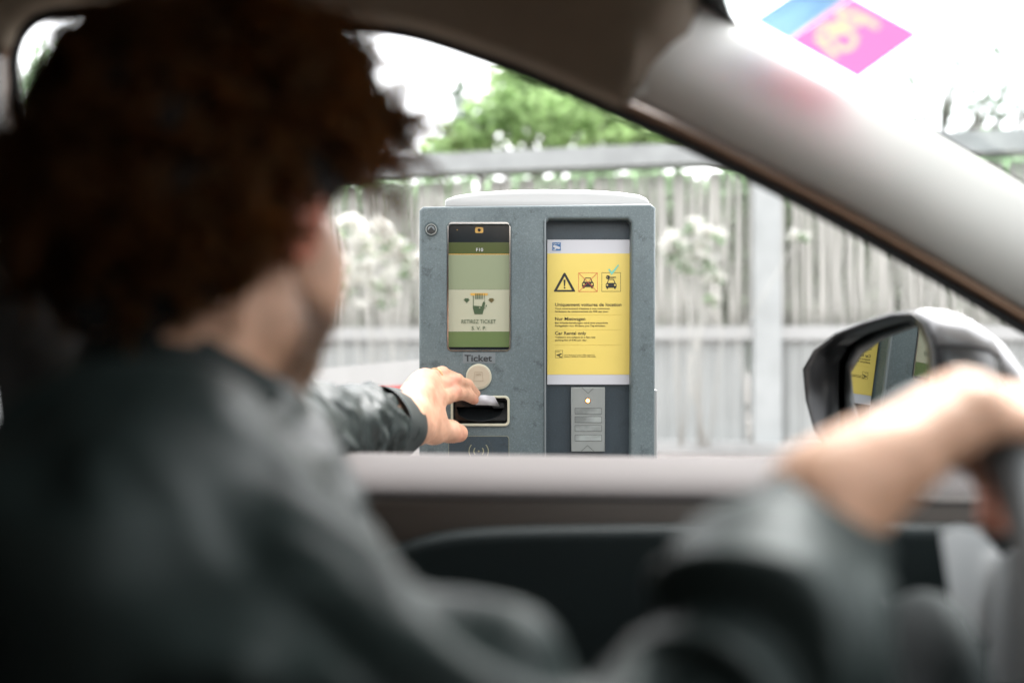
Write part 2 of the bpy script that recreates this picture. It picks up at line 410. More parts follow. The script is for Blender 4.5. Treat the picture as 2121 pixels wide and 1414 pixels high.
def vnoise(p, seed=0):
    i = np.floor(p).astype(np.int64); f = p-i; f = f*f*(3-2*f); out = 0
    for dx in (0, 1):
        for dy in (0, 1):
            for dz in (0, 1):
                h = ((i[:, 0]+dx)*73856093 ^ (i[:, 1]+dy)*19349663 ^ (i[:, 2]+dz)*83492791 ^ seed*2654435) & 0xffffff
                h = (h*1103515245+12345) & 0x7fffffff
                h = ((h >> 8) ^ h*7919) & 0xffff
                out = out+h/65535*(f[:, 0] if dx else 1-f[:, 0])*(f[:, 1] if dy else 1-f[:, 1])*(f[:, 2] if dz else 1-f[:, 2])
    return out*2-1

# ================================================================= SETTING
g = box("ground", (-60, -40, -.05), (60, 90, 0), M['asphalt']); tag(g, kind="structure")
# kerbed island carrying the terminal
isl = box("island_pavement", (-3.2, 1.42, 0), (3.4, 2.9, .13), M['paving'], bev=.012); tag(isl, kind="structure")
YF = lambda x: 6.218-.22*x                     # fence line
terr = bmesh.new()
vs_ = [(-12, YF(-12)-1.35), (14, YF(14)-1.2), (14, YF(14)+30), (-12, YF(-12)+30)]
b_ = [terr.verts.new((x, y, -.04)) for x, y in vs_]; t_ = [terr.verts.new((x, y, .5)) for x, y in vs_]
terr.faces.new(t_); terr.faces.new(b_[::-1])
for i in range(4): terr.faces.new((b_[i], b_[(i+1) % 4], t_[(i+1) % 4], t_[i]))
tag(bm_obj("terrace_pavement", terr, M['paving']), kind="structure")

# ---- fence
def FP(x, z, dy=0): return Vector((x, YF(x)+dy, z))
fence = empty("paling_fence", (0, YF(0), .5), "long pale fence of crooked weathered wooden palings over ribbed grey sheets", "fence")
TOP, MID0, MID1, BOT = 2.32, 1.16, 1.24, .5
posts = [-7.6, -4.7, -1.95, 1.49, 4.4, 7.2]
def bar(x0, x1, z0, z1, d0, d1):
    V = [FP(x, z, d) for x in (x0, x1) for z in (z0, z1) for d in (d0, d1)]
    return V, [(0, 1, 3, 2), (4, 6, 7, 5), (0, 4, 5, 1), (2, 3, 7, 6), (0, 2, 6, 4), (1, 5, 7, 3)]
for px_ in posts:
    V, Fs = bar(px_-.075, px_+.075, BOT, TOP-.12, -.10, .05); mesh_obj("post", V, Fs, M['post'], fence, False)
V, Fs = bar(-8, 9, TOP-.12, TOP, -.13, .10); mesh_obj("top_rail", V, Fs, M['rail'], fence, False)
for a, b in zip(posts[:-1], posts[1:]):
    a += .077; b -= .077
    V, Fs = bar(a, b, MID0, MID1, -.07, .04); mesh_obj("middle_rail", V, Fs, M['white_paint'], fence, False)
    mb = MB(); x = a+.02
    while x < b-.02:
        r = rnd.uniform(.012, .021); x += r
        lean = rnd.uniform(-.018, .018); ph = rnd.uniform(0, 6); am = rnd.uniform(.002, .009)
        pts = [FP(x+lean*k/6+am*math.sin(ph+k*1.3), MID1-.03+(TOP-.16-MID1+.03)*k/6, .0+.008*math.cos(ph+k)) for k in range(7)]
        V, Fs = tube_data(pts, [r*rnd.uniform(.85, 1.15) for _ in pts], 6); mb.add(V, Fs)
        x += r+rnd.choice([.001, .001, .002, .003, .006, .010, .016])
    mb.obj("paling_panel", M['rod'], fence)
    mb = MB(); n = int((b-a-.04)/.045); V = []; Fs = []
    for k in range(n+1):
        xx = a+.02+(b-a-.04)*k/n
        for z in (BOT+.02, MID0): V.append(FP(xx, z, -.025 if k % 2 else .0))
    for k in range(n): Fs.append((2*k, 2*k+2, 2*k+3, 2*k+1))
    o = mesh_obj("ribbed_panel", V, Fs, M['sheet'], fence, False); s_ = o.modifiers.new("s", 'SOLIDIFY'); s_.thickness = .01; s_.offset = 1
kb = MB(); V, Fs = bar(-8, 9, .5, .56, -.16, .12); mesh_obj("base_kerb", V, Fs, M['concrete'], fence, False)

# ---- vegetation
def leaves(mb, c, rad, n, size, seed):
    r = random.Random(seed)
    for _ in range(n):
        d = Vector((r.gauss(0, 1), r.gauss(0, 1), r.gauss(0, 1))).normalized()*(r.random()**.45)
        p = Vector((c[0]+d.x*rad[0], c[1]+d.y*rad[1], c[2]+d.z*rad[2]))
        a = Vector((r.gauss(0, 1), r.gauss(0, 1), r.gauss(0, .6))).normalized(); b = a.cross(Vector((r.gauss(0, 1), r.gauss(0, 1), r.gauss(0, 1)))).normalized()
        s = size*r.uniform(.6, 1.3); q = b*s*.32
        mb.add([p, p+a*s*.5+q, p+a*s, p+a*s*.5-q], [(0, 1, 2, 3)])
def tree(name, base, label, clumps, leafm, size, density, group=None, trunk_r=.1):
    t = empty(name, base, label, "tree", group)
    hub = Vector((base[0], base[1], min(c[0][2] for c in clumps)*.5+base[2]*.5))
    mb = MB(); V, Fs = tube_data([Vector(base), (Vector(base)+hub)/2+Vector((.05, 0, 0)), hub], [trunk_r*1.2, trunk_r, trunk_r*.8], 10); mb.add(V, Fs)
    lm = MB()
    for i, (c, rad) in enumerate(clumps):
        c = Vector(c); mid = (hub+c)/2+Vector((rnd.uniform(-.15, .15), rnd.uniform(-.15, .15), .1))
        V, Fs = tube_data([hub, mid, c+Vector((0, 0, rad[2]*.5))], [trunk_r*.55, trunk_r*.35, .015], 6); mb.add(V, Fs)
        for k in range(5):
            e = c+Vector((rnd.uniform(-1, 1)*rad[0], rnd.uniform(-1, 1)*rad[1], rnd.uniform(-1, 1)*rad[2]))
            V, Fs = tube_data([mid, (mid+e)/2+Vector((0, 0, .05)), e], [trunk_r*.2, .018, .006], 5); mb.add(V, Fs)
        leaves(lm, c, rad, int(density*rad[0]*rad[2]), size, hash(name) % 1000*0+i*17+int(base[0]*100) % 97)
    mb.obj("trunk", M['bark'], t); lm.obj("crown", leafm, t, False); return t
def C(px, py, Y, rx, rz, ry=None): v = P(px, py, Y); return ((v.x, v.y, v.z), (rx, ry or rx, rz))
b0 = P(1200, 1000, 11); tree("leafy_tree", (b0.x, 11, .5), "bright light green leafy tree behind the fence above the ticket terminal",
    [C(1190, 250, 10.5, .75, .42), C(1085, 185, 11, .42, .40), C(1040, 240, 10.6, .40, .35), C(1150, 160, 11, .6, .35), C(1300, 260, 11, .6, .38), C(1250, 180, 11.4, .7, .4), C(980, 292, 10.6, .40, .22), C(1390, 285, 11, .5, .28), C(920, 315, 10.6, .25, .14), C(1350, 160, 11.5, .8, .5), C(1120, 90, 11.5, .6, .35)], M['leaf_bright'], .13, 3400, "trees beyond the fence")
b0 = P(950, 1000, 12.5); tree("slender_tree", (b0.x, 12.5, .5), "thin wispy grey green tree rising left of the bright leafy tree",
    [C(950, 190, 12.5, .13, .40), C(968, 250, 12.5, .22, .3), C(930, 280, 12.5, .2, .2)], M['leaf_grey'], .09, 2600, "trees beyond the fence", .05)
b0 = P(1950, 1000, 11); tree("sparse_tree", (b0.x, 11, .5), "sparse grey green branching tree seen through the windscreen",
    [C(1890, 165, 11, .35, .25), C(1985, 150, 11, .3, .3), C(2080, 110, 10.5, .42, .35), C(2110, 190, 10.5, .4, .3), C(1760, 225, 11.5, .45, .2), C(1840, 235, 11, .55, .2), C(2000, 230, 11, .6, .2), C(2200, 140, 10.5, .6, .5), C(1690, 205, 12, .18, .3), C(2050, 205, 11, .35, .25)], M['leaf_grey'], .085, 950, "trees beyond the fence", .07)
b0 = P(70, 1000, 10); tree("small_tree", (b0.x, 10, .5), "small olive green tree seen through the rear top corner of the driver's window",
    [C(60, 190, 10, .35, .35), C(100, 130, 10, .2, .25), C(30, 260, 10, .5, .4), C(130, 220, 10, .4, .4)], M['leaf_hedge'], .10, 1500, "trees beyond the fence")
# hedge plants behind the palings
hd = MB()
for k in range(90):
    x = -7.5+k*.18+rnd.uniform(-.05, .05)
    leaves(hd, (x, YF(x)+.8+rnd.uniform(-.1, .3), rnd.uniform(1.2, 1.9)), (.3, .2, rnd.uniform(.6, .75)), 800, .11, k)
for k in range(80):
    x = -7.5+k*.2+rnd.uniform(-.05, .05)
    leaves(hd, (x, YF(x)+.6+rnd.uniform(-.1, .2), rnd.uniform(1.95, 2.10)), (.25, .15, .26), 330, .11, k+500)
hg = hd.obj("hedge", M['leaf_hedge'], None, False); tag(hg, "patchy green hedge showing through the gaps of the paling fence", "hedge")
def shrub(x, y, z0, label, blobs, seed):
    t = empty("flowering_shrub", (x, y, .5), label, "shrub", "white flowering shrubs along the fence")
    r = random.Random(seed); st = MB(); fl = MB(); lf = MB()
    for (px_, py_, rr) in blobs:
        c = P(px_, py_, y); m_ = (Vector((x, y, .5))+c)/2+Vector((r.uniform(-.1, .1), 0, .05))
        V, Fs = tube_data([Vector((c.x*.6+x*.4+r.uniform(-.05, .05), y, .56)), m_, c], [.005, .004, .003], 5); st.add(V, Fs)
        for kk in range(max(2, int(rr*90))):
            cc = c+Vector((r.uniform(-1, 1)*rr, r.uniform(-.5, .5)*rr, r.uniform(-1, 1)*rr)); leaves(fl, cc, (.024, .024, .024), 46, .034, seed+int(px_)+kk*7)
        leaves(lf, c-Vector((0, 0, rr*.5)), (rr*1.2, rr, rr), 14, .05, seed+int(py_))
    st.obj("stem", M['rod'], t); fl.obj("blossom", M['blossom'], t, False); lf.obj("foliage", M['leaf_hedge'], t, False)
shrub(1.02, 5.55, .5, "white flowering shrub growing right of the terminal in front of the palings",
      [(1392, 520, .05), (1415, 545, .05), (1432, 470, .035), (1445, 520, .045), (1478, 490, .04), (1478, 562, .045), (1405, 505, .04), (1460, 540, .03), (1388, 500, .035), (1655, 490, .028), (1476, 620, .03)], 3)
shrub(-.78, 5.7, .5, "white flowering shrub growing between the driver's face and the terminal",
      [(770, 500, .11), (735, 530, .09), (820, 500, .09), (850, 525, .07), (760, 590, .12), (800, 575, .1), (725, 470, .07), (840, 560, .05), (700, 590, .08), (790, 610, .07)], 11)
# ---- boom barrier behind the terminal
br = empty("boom_barrier", (.02, 2.45, .13), "white boom barrier with a red stripe reaching out from behind the terminal", "barrier")
box("cabinet", (-.13, 2.28, .13), (.17, 2.62, 1.12), M['white_paint'], br, .02)
A0, A1 = Vector((.0, 2.34, 1.075)), Vector((-1.75, 4.35, .90))
d_ = (A1-A0).normalized(); sd_ = d_.cross(Vector((0, 0, 1))).normalized(); up_ = sd_.cross(d_)
def bar2(A, B, w2, h2, o=Vector()):
    V = [p+sd_*a*w2+up_*b*h2+o for p in (A, B) for a, b in ((-1, -1), (1, -1), (1, 1), (-1, 1))]
    return V, [(3, 2, 1, 0), (4, 5, 6, 7), (0, 1, 5, 4), (1, 2, 6, 5), (2, 3, 7, 6), (3, 0, 4, 7)]
V, Fs = bar2(A0, A1, .025, .05); mesh_obj("arm", V, Fs, M['white_paint'], br, False)
V, Fs = bar2(A0-d_*0, A1-d_*.02, .0015, .007, -sd_*.0268-up_*.022 if (-sd_).y < 0 else sd_*.0268-up_*.022)
mesh_obj("red_stripe", V, Fs, M['red_tape'], br, False)

# ================================================================= TICKET TERMINAL
YT = 1.62
tm = empty("ticket_terminal", (P(1112, 707, YT).x, YT+.15, .13), "blue grey ticket terminal with a display and a yellow notice under a white cap", "ticket machine")
zb = (CZ-.42)
front_out = [(868, 436), (876, 428), (1348, 422), (1358, 430), (1355, 1400), (868, 1400)]
flat("front_panel", [front_out, rrect(928, 465, 1056, 724, 7), [(1130, 461), (1138, 453), (1300, 453), (1308, 461), (1306, 1390), (1130, 1390)],
                     rrect(937, 823, 1052, 879, 9), circ(893, 475, 10.5, 24)], YT, .045, M['panel'], tm, bevel=.004)
flat("right_recess", [[(1126, 448), (1312, 448), (1312, 1396), (1126, 1396)]], YT+.030, .012, M['panel_in'], tm)
flat("recess_trim", [[(1127.5, 456), (1131, 452), (1131, 1392), (1127.5, 1392)]], YT-.003, .008, M['label_grey'], tm, bevel=.001)
# body behind the front
bm = bmesh.new(); x0, x1 = P(864, 0, YT).x, P(1361, 0, YT).x
add_box(bm, (x0, YT+.0462, .42), (x1, YT+.30, P(0, 428, YT).z), .008)
bm_obj("rear_housing", bm, M['cap'], tm)
box("pedestal", (x0+.04, YT+.03, .13), (x1-.03, YT+.27, .4195), M['cap'], tm, .01)
# side column just behind the right edge
box("side_column", (x1+.001, YT+.05, .30), (x1+.008, YT+.26, P(0, 810, YT).z), M['cap'], tm, .002)
# white cap (domed)
rows = []
prof = [(920, 425), (920, 412), (926, 407), (945, 401), (990, 394), (1050, 390), (1130, 388), (1215, 389), (1280, 393), (1325, 399), (1342, 406), (1348, 414), (1348, 425)]
for y, s, dz in ((.012, .985, -.010), (.016, .995, -.003), (.024, 1, 0), (.10, 1, .004), (.22, 1, 0), (.27, .99, -.01), (.275, .98, -.02)):
    row = []
    for (x, yy) in prof:
        v = P(1134+(x-1134)*s, yy, YT); top = (425-yy)/37
        row.append(Vector((v.x, YT+y, v.z+dz*top)))
    rows.append(row)
n_ = len(prof); V = [p for r in rows for p in r]; Fs = [(i*n_+j, i*n_+j+1, (i+1)*n_+j+1, (i+1)*n_+j) for i in range(len(rows)-1) for j in range(n_-1)]
Fs += [tuple(range(n_))[::-1], tuple((len(rows)-1)*n_+k for k in range(n_))]
mesh_obj("white_cap", V, Fs, M['cap'], tm)
# lock
lk = flat("lock", [circ(893, 475, 10, 28)], YT-.004, .03, M['black_gloss'], tm, bevel=.001)
flat("lock_ring", [circ(893, 475, 11.6, 28), circ(893, 475, 9.6, 28)], YT-.0045, .006, M['silver'], lk)
flat("key_mark", [[(884, 480), (893, 470), (902, 480), (898, 483), (888, 483)]], YT-.0055, .0012, M['ink'], lk)
flat("lock_face", [circ(893, 475, 7.5, 28)], YT-.0047, .0006, M['label_grey'], lk)
# screen
scr = flat("display", [rrect(926, 463, 1058, 726, 7)], YT+.0085, .01, M['screen_dark'], tm)
Y1 = YT+.0078
flat("screen_band", [[(929, 502), (1055.5, 502), (1055.5, 525.5), (929, 525.5)]], Y1, .0006, M['lcd_olive'], scr)
flat("screen_band", [[(929, 525.8), (1055.5, 525.8), (1055.5, 527.4), (929, 527.4)]], Y1, .0006, M['amber'], scr)
flat("screen_band", [[(929, 527.6), (1055.5, 527.6), (1055.5, 599.5), (929, 599.5)]], Y1, .0006, M['lcd_green'], scr)
flat("screen_band", [[(929, 599.8), (1055.5, 599.8), (1055.5, 686.5), (929, 686.5)]], Y1, .0006, M['lcd_pale'], scr)
flat("screen_band", [[(929, 686.8), (1055.5, 686.8), (1055.5, 718.5), (929, 718.5)]], Y1, .0006, M['lcd_mid'], scr)
flat("screen_rim", [rrect(926.5, 463.5, 1057.5, 727.5, 9), rrect(929, 460, 1055, 724.3, 7)], YT-.0012, .003, M['chrome'], scr)
Y2 = Y1-.0006
text("lettering", [("RETIREZ TICKET", 956, 1027, 669.5, 8.2, 0), ("S. V. P.", 977, 1007, 683, 7.6, 0)], Y2, M['lcd_ink'], scr)
text("lettering", [("F10", 986.5, 1000.5, 520.5, 7, .0)], Y2, M['white_print'], scr)
def ticket_icon():
    sx = lambda x: 900+(x)*200/884; sy = lambda y: 440+y*320/1414
    q = lambda L: [(sx(x), sy(y)) for x, y in L]
    flat("slot_icon", [q([(325, 748), (335, 738), (482, 738), (492, 748), (482, 759), (335, 759)])], Y2+.0002, .0004, M['amber'], scr)
    flat("hand_icon", [q([(352, 852), (352, 760), (358, 760), (358, 852), (432, 858), (444, 820), (456, 814), (464, 826), (456, 870), (440, 930), (366, 930), (350, 870)]),
                       q([(408, 866), (420, 866), (420, 876), (408, 876)])], Y2, .0004, M['lcd_ink'], scr)
    flat("arrow_icon", [q([(275, 785), (313, 785), (313, 798), (324, 798), (295, 826), (264, 798), (275, 798)])], Y2, .0004, M['lcd_ink'], scr)
    flat("arrow_icon", [q([(501, 785), (540, 785), (540, 798), (551, 798), (521, 828), (490, 798), (501, 798)])], Y2, .0004, M['lcd_ink2'], scr)
    flat("barcode_icon", [q([(x, 742), (x+w_, 742), (x+w_, 792), (x, 792)]) for x, w_ in ((372, 5), (381, 3), (389, 7), (401, 3), (409, 6), (419, 3), (427, 4), (437, 5), (456, 4))]
         + [q([(456, 800), (460, 800), (460, 812), (456, 812)]), q([(468, 850), (474, 842), (480, 856), (474, 864), (468, 862)]), q([(459, 866), (464, 866), (464, 884), (459, 884)])], Y2, .0004, M['lcd_ink'], scr)
ticket_icon()
cw = flat("camera_window", [rrect(984, 470.5, 1001, 482.5, 3)], Y1, .0008, M['amber'], scr)
flat("camera_lens", [circ(992.5, 476.5, 3.2, 16)], Y2-.0003, .0005, M['black_gloss'], scr)
flat("indicator_dot", [circ(947, 476, 1.0, 10)], Y1, .0005, M['amber'], scr)
# Ticket label + round button
lb = flat("ticket_label", [[(958.5, 730), (1026, 730), (1026, 752), (958.5, 752)]], YT-.0006, .0008, M['label_grey'], tm)
text("lettering", [("Ticket", 962, 1019, 748, 14, .015)], YT-.0010, M['label_ink'], lb)
bt = flat("round_button", [circ(991.5, 780, 26.6, 48)], YT-.004, .006, M['cream'], tm, bevel=.0012)
flat("button_face", [circ(991.5, 780, 23.6, 48)], YT-.0048, .002, M['cream_lit'], bt, bevel=.0006)
flat("button_icon", [[(983, 770), (999, 770), (1001, 789.5), (981, 789.5)], [(983.7, 770.8), (998.3, 770.8), (1000.2, 788.7), (981.8, 788.7)]]
     + [[(x, 773.5), (x+.9, 773.5), (x+.9, 778), (x, 778)] for x in (985.5, 987.4, 989.2, 991, 993, 995.2)], YT-.0051, .0003, M['cream_ink'], bt)
# slot
sf = flat("slot_frame", [rrect(933.5, 819.5, 1055.5, 882.5, 10), rrect(938.2, 824.2, 1050.8, 877.8, 7)], YT-.005, .012, M['cream'], tm, bevel=.0012)
flat("slot_back", [rrect(935, 821, 1054, 881, 8)], YT+.034, .006, M['black_gloss'], tm)
# curved black lip (bowl) in the slot
rows = []
for a in range(0, 13):
    row = []
    for k in range(25):
        u = -1+2*k/24; x = 993+u*49; dep = (1-u*u)**.5 if abs(u) < 1 else 0
        t = a/12; yy = 848+dep*26*math.sin(t*math.pi/2); Yy = YT+.028-.024*math.sin(t*math.pi/2)*(.3+.7*dep)+.012*(1-math.cos(t*math.pi/2))*0
        v = P(x, yy, YT); row.append(Vector((v.x, Yy, v.z)))
    rows.append(row)
grid_obj("slot_lip", rows, M['black_gloss'], tm, .002)
box("slot_mouth", (P(1020, 0, YT).x, YT+.010, P(0, 846, YT).z), (P(1046, 0, YT).x, YT+.03, P(0, 834, YT).z), M['black'], tm, .002)
# contactless reader plate
rp = flat("reader_plate", [rrect(929, 902.5, 1054.5, 1010, 6), rrect(929.7, 903.2, 1053.8, 1009.3, 5.6)], YT-.0007, .001, M['gold_line'], tm)
rp2 = flat("reader_face", [rrect(930, 903.5, 1053.5, 1009, 5.4)], YT-.0005, .0008, M['panel_in'], tm)
arcs = []
for rad, wd in ((10, 2.2), (20, 1.8)):
    for a0 in (-42, 138): arcs.append(stroke(circ(991.5, 934, rad, 14, a0, a0+84), wd))
flat("wave_symbol", arcs+[circ(991.5, 934, 2, 12)], YT-.0009, .0005, M['gold_line'], rp2)
for a0 in (-55, 125): flat("outer_wave", [stroke(circ(991.5, 934, 29, 20, a0, a0+110), .8)], YT-.0009, .0005, M['silver_dark'], rp2)
# notice
YN = YT+.0255
def NX(x): return x
nt_ = flat("rental_notice", [[(1133.5, 496.5), (1306, 496.5), (1305, 796), (1133.5, 796)]], YN, .002, M['white_print'], tm)
flat("yellow_field", [[(1133.6, 525), (1305.8, 525), (1305, 775.5), (1133.6, 775.5)]], YN-.0004, .0006, M['yellow'], nt_)
Yi = YN-.0007
tq = lambda L: [(1120+x*200/1285, 540+y*220/1414) for x, y in L]
blue = flat("blue_sign", [[(1144, 502), (1161.5, 502), (1161.5, 519), (1144, 519)]], Yi, .0006, M['blue_ink'], nt_)
vq = lambda L: [(1120+x*200/2121, 485+y*60/636) for x, y in L]
flat("camera_symbol", [vq([(275, 245), (300, 235), (425, 285), (425, 310), (405, 330), (345, 315), (325, 348), (275, 348), (275, 330), (310, 325), (320, 305), (275, 285)])], Yi-.0004, .0005, M['white_print'], nt_)
text("lettering", [("Vidéo 24/7", 1145.6, 1160.2, 505.9, 2.5, .02)], Yi-.0004, M['white_print'], nt_)
flat("warning_triangle", [tq([(174, 402), (305, 165), (318, 158), (330, 165), (460, 402), (455, 412), (180, 412)]), tq([(218, 388), (318, 208), (416, 388)])], Yi, .0005, M['ink'], nt_)
flat("exclamation_mark", [tq([(303, 252), (331, 252), (325, 338), (310, 338)]), tq(circ(318, 360, 12, 14))], Yi, .0005, M['ink'], nt_)
def carpoly(cx, cy_, s):
    f = lambda L: tq([(cx+x*s, cy_+y*s) for x, y in L])
    body = f([(-78, 25), (-78, -20), (-62, -38), (-40, -88), (-30, -95), (30, -95), (40, -88), (62, -38), (78, -20), (78, 25), (66, 32), (64, 45), (54, 52), (44, 45), (42, 32), (-42, 32), (-44, 45), (-54, 52), (-64, 45), (-66, 32)])
    win = f([(-48, -38), (-34, -78), (-26, -84), (26, -84), (34, -78), (48, -38)])
    return [body, win, tq(circ(cx-55*s, cy_-8*s, 13*s, 14)), tq(circ(cx+55*s, cy_-8*s, 13*s, 14))]
flat("car_symbol", carpoly(628, 318, 1.0), Yi, .0005, M['ink'], nt_)
flat("car_symbol", carpoly(937, 330, .92), Yi, .0005, M['ink'], nt_)
flat("key_symbol", [tq(circ(895, 220, 27, 20)), tq(circ(884, 220, 7, 10)), tq([(919, 215), (1003, 215), (1003, 226), (990, 226), (990, 230), (975, 230), (975, 226), (919, 226)])], Yi, .0005, M['ink'], nt_)
sq = lambda x0, y0, x1, y1, w_: [tq([(x0, y0), (x1, y0), (x1, y1), (x0, y1)]), tq([(x0+w_, y0+w_), (x1-w_, y0+w_), (x1-w_, y1-w_), (x0+w_, y1-w_)])]
flat("square_frame", sq(502, 158, 756, 413, 5), Yi, .0005, M['red_ink'], nt_)
flat("square_frame", sq(810, 156, 1065, 410, 5), Yi, .0005, M['ink_soft'], nt_)
flat("red_cross", [tq(stroke([(506, 162), (752, 409)], 6)), tq(stroke([(752, 162), (640, 275)], 6)), tq(stroke([(616, 300), (506, 409)], 6))], Yi-.0003, .0005, M['red_ink'], nt_)
flat("tick_mark", [tq([(897, 118), (912, 105), (945, 148), (1030, 50), (1042, 62), (965, 165), (942, 190), (930, 165)])], Yi-.0003, .0005, M['teal_ink'], nt_)
TX = lambda x: 1120+x*200/1285
TYy = lambda y: 540+y*220/1414
text("lettering", [("Uniquement voitures de location", TX(192), TX(1073), TYy(603), 6.8, .010), ("Nur Mietwagen", TX(192), TX(592), TYy(792), 6.8, .010), ("Car Rental only", TX(192), TX(605), TYy(983), 6.8, .010)], Yi, M['ink'], nt_)
for pr_ in (
    [("Tout contrevenant s'expose à une redevance", TX(192), TX(918), TYy(645), 3.4, .006),
     ("forfaitaire de stationnement de 40€ par jour.", TX(192), TX(903), TYy(684), 3.4, .006)],
    [("Bei Wiederhandlungen wird eine pauschale", TX(192), TX(892), TYy(836), 3.4, .006),
     ("Parkgebühr von 40 Euro pro Tag erhoben.", TX(192), TX(865), TYy(875), 3.4, .006)],
    [("Violators are subject to a flat-rate", TX(192), TX(727), TYy(1026), 3.4, .006),
     ("parking fee of €40 per day.", TX(192), TX(612), TYy(1065), 3.4, .006)],
    [("Loi n° 95-73 du 21 janvier 1995, article 10 et", TX(315), TX(718), TYy(1259), 1.9, .004),
     ("Décret n° 96-926 du 17 octobre 1996 modifié.", TX(315), TX(735), TYy(1281), 1.9, .004)],
    ): text("small_lettering", pr_, Yi, M['ink'], nt_)
flat("rule_lines", [tq([(192, y), (1075, y), (1075, y+4), (192, y+4)]) for y in (717, 915, 1117)], Yi, .0004, M['rule'], nt_)
flat("small_camera_sign", sq(194, 1190, 294, 1292, 4)+[tq([(208, 1250), (275, 1228), (282, 1240), (250, 1262), (258, 1272), (282, 1272), (282, 1284), (252, 1284), (240, 1268), (212, 1262)]), tq([(205, 1206), (255, 1206), (255, 1212), (205, 1212)])], Yi, .0004, M['ink_soft'], nt_)
# intercom plate
ic = flat("intercom_plate", [[(1183, 802), (1253, 802), (1253, 935), (1183, 935)]], YT+.020, .010, M['silver'], tm, bevel=.001)
Yc = YT+.0195
for pl_ in [[rrect(1190.5, y0, 1246.5, y0+13.2, 1.5), rrect(1191.2, y0+.7, 1245.8, y0+12.5, 1.2)] for y0 in (844.5, 862, 880, 900)] + [[stroke([(1205, 802.5), (1218, 814), (1229, 804)], .9)], [stroke([(1204, 934), (1217, 922), (1230, 934)], .9)]]:
    flat("engraved_line", pl_, Yc, .0006, M['silver_dark'], ic)
for y0 in (844.5, 862, 880, 900):
    flat("worn_button", [rrect(1191.3, y0+.8, 1245.7, y0+12.4, 1)], Yc-.0001, .0009, M['silver_btn'], ic)
flat("lamp_ring", [circ(1217.5, 829.5, 6, 24)], Yc-.0002, .001, M['trim_brown'], ic)
flat("indicator_lamp", [circ(1217.5, 829.5, 3.6, 20)], Yc-.0008, .001, M['amber_lamp'], ic, bevel=.0003)

# ---- ticket in the slot
tk = [P(986, 818, 1.585), P(1024, 820.5, 1.607), P(1035, 841, 1.632), P(985, 838, 1.588)]
mid_rows = [[tk[0], tk[0].lerp(tk[1], .5)+Vector((0, 0, .0012)), tk[1]], [tk[3], tk[3].lerp(tk[2], .5)+Vector((0, 0, .001)), tk[2]]]
tko = grid_obj("parking_ticket", mid_rows, M['paper'], None, .0005)
tag(tko, "small white paper ticket pinched by the fingers and poking out of the terminal slot", "ticket")

# ================================================================= CAR
car = empty("car", (0, .2, 0), "car interior seen from the passenger side with its driver's window open", "car")
# edge of the window opening (px, py, Y)
edge = [(330, 1010, .935), (290, 700, .90), (160, 460, .87), (52, 270, .86), (38, 160, .855), (40, 105, .855), (62, 62, .855), (110, 38, .855), (250, 26, .855), (450, 28, .855), (600, 42, .855), (745, 64, .857), (865, 84, .86), (997, 127, .863), (1112, 170, .866), (1261, 236, .87), (1400, 298, .88), (1560, 378, .893), (1720, 461, .91), (1900, 562, .94), (2121, 692, .985), (2300, 800, 1.01), (2430, 900, 1.02), (2460, 985, 1.02)]
E = [tuple(p) for p in spline(edge, 5)]
def off(i, d, dy):
    a, b = E[max(i-1, 0)], E[min(i+1, len(E)-1)]; dx, dyy = b[0]-a[0], b[1]-a[1]; l = math.hypot(dx, dyy)
    return P(E[i][0]+dyy/l*d, E[i][1]-dx/l*d, E[i][2]+dy)
# (normal turned so that +d is up/outwards from the opening)
n_ = len(E)
tube("window_seal", [off(i, 6, 0) for i in range(n_)], .0042, M['seal'], car, 8)
grid_obj("seal_lip", [[off(i, d, dy) for i in range(n_)] for d, dy in ((10, .004), (16, -.004), (22, -.008))], M['seal'], car, .004)
grid_obj("trim_strip", [[off(i, d, dy) for i in range(n_)] for d, dy in ((20, -.007), (26, -.013), (33, -.014), (40, -.010), (44, -.004))], M['trim_brown'], car, .003)
# A-pillar trim
U = spline([(1440, -40, .868), (1504, 40, .872), (1571, 84, .878), (1691, 149, .89), (1812, 213, .905), (1933, 277, .925), (2121, 384, .965), (2320, 500, .995), (2500, 610, 1.02)], 5)
L = spline([(1300, 208, .858), (1345, 228, .86), (1400, 254, .865), (1560, 334, .878), (1720, 418, .896), (1900, 519, .925), (2121, 650, .972), (2300, 762, .995), (2480, 900, 1.0)], 5)
seamA = [(1440, -40), (1425, 40), (1385, 120), (1330, 180), (1300, 208)]
rows = []
for k in range(15):
    s = k/14; row = []
    for (a, b) in zip(U, L):
        p = P(*a).lerp(P(*b), s); bul = math.sin(s*math.pi)**.8*.030
        row.append(p+Vector((p.x, p.y, p.z-CZ)).normalized()*-bul)
    rows.append(row)
grid_obj("pillar_trim", rows, M['pillar'], car, .012, off=1)
# headliner: side cove and roof
iS = [i for i in range(n_) if 20 <= i and E[i][0] <= 1303]
iS = [i for i in range(n_) if E[i][1] < 110 and E[i][0] < 200 or (200 <= E[i][0] <= 1300 and E[i][1] < 300)]
xs_ = []
rows = [[] for _ in range(9)]
ends = [(1300, 208, .857), (1330, 172, .845), (1362, 140, .83), (1392, 100, .815), (1412, 50, .80), (1425, 0, .79), (1436, -40, .778)]
for i in iS:
    s = max(0, min(1, (E[i][0]-62)/(1300-62)))
    p0 = off(i, 42, -.007); zr = 1.475
    R_ = [p0, p0+Vector((0, -.014, .006))]
    for k, (Yy, f) in enumerate(((.80, .55), (.74, .8), (.62, .95), (.35, 1.0), (0, 1.02), (-.35, .98), (-.62, .7))):
        R_.append(Vector((p0.x*(1-.0*k), Yy if k else min(.815, p0.y-.03), p0.z+(zr+.02*math.exp(-((Yy)/.5)**2)-p0.z)*f)))
    for r, p in zip(rows, R_): r.append(p)
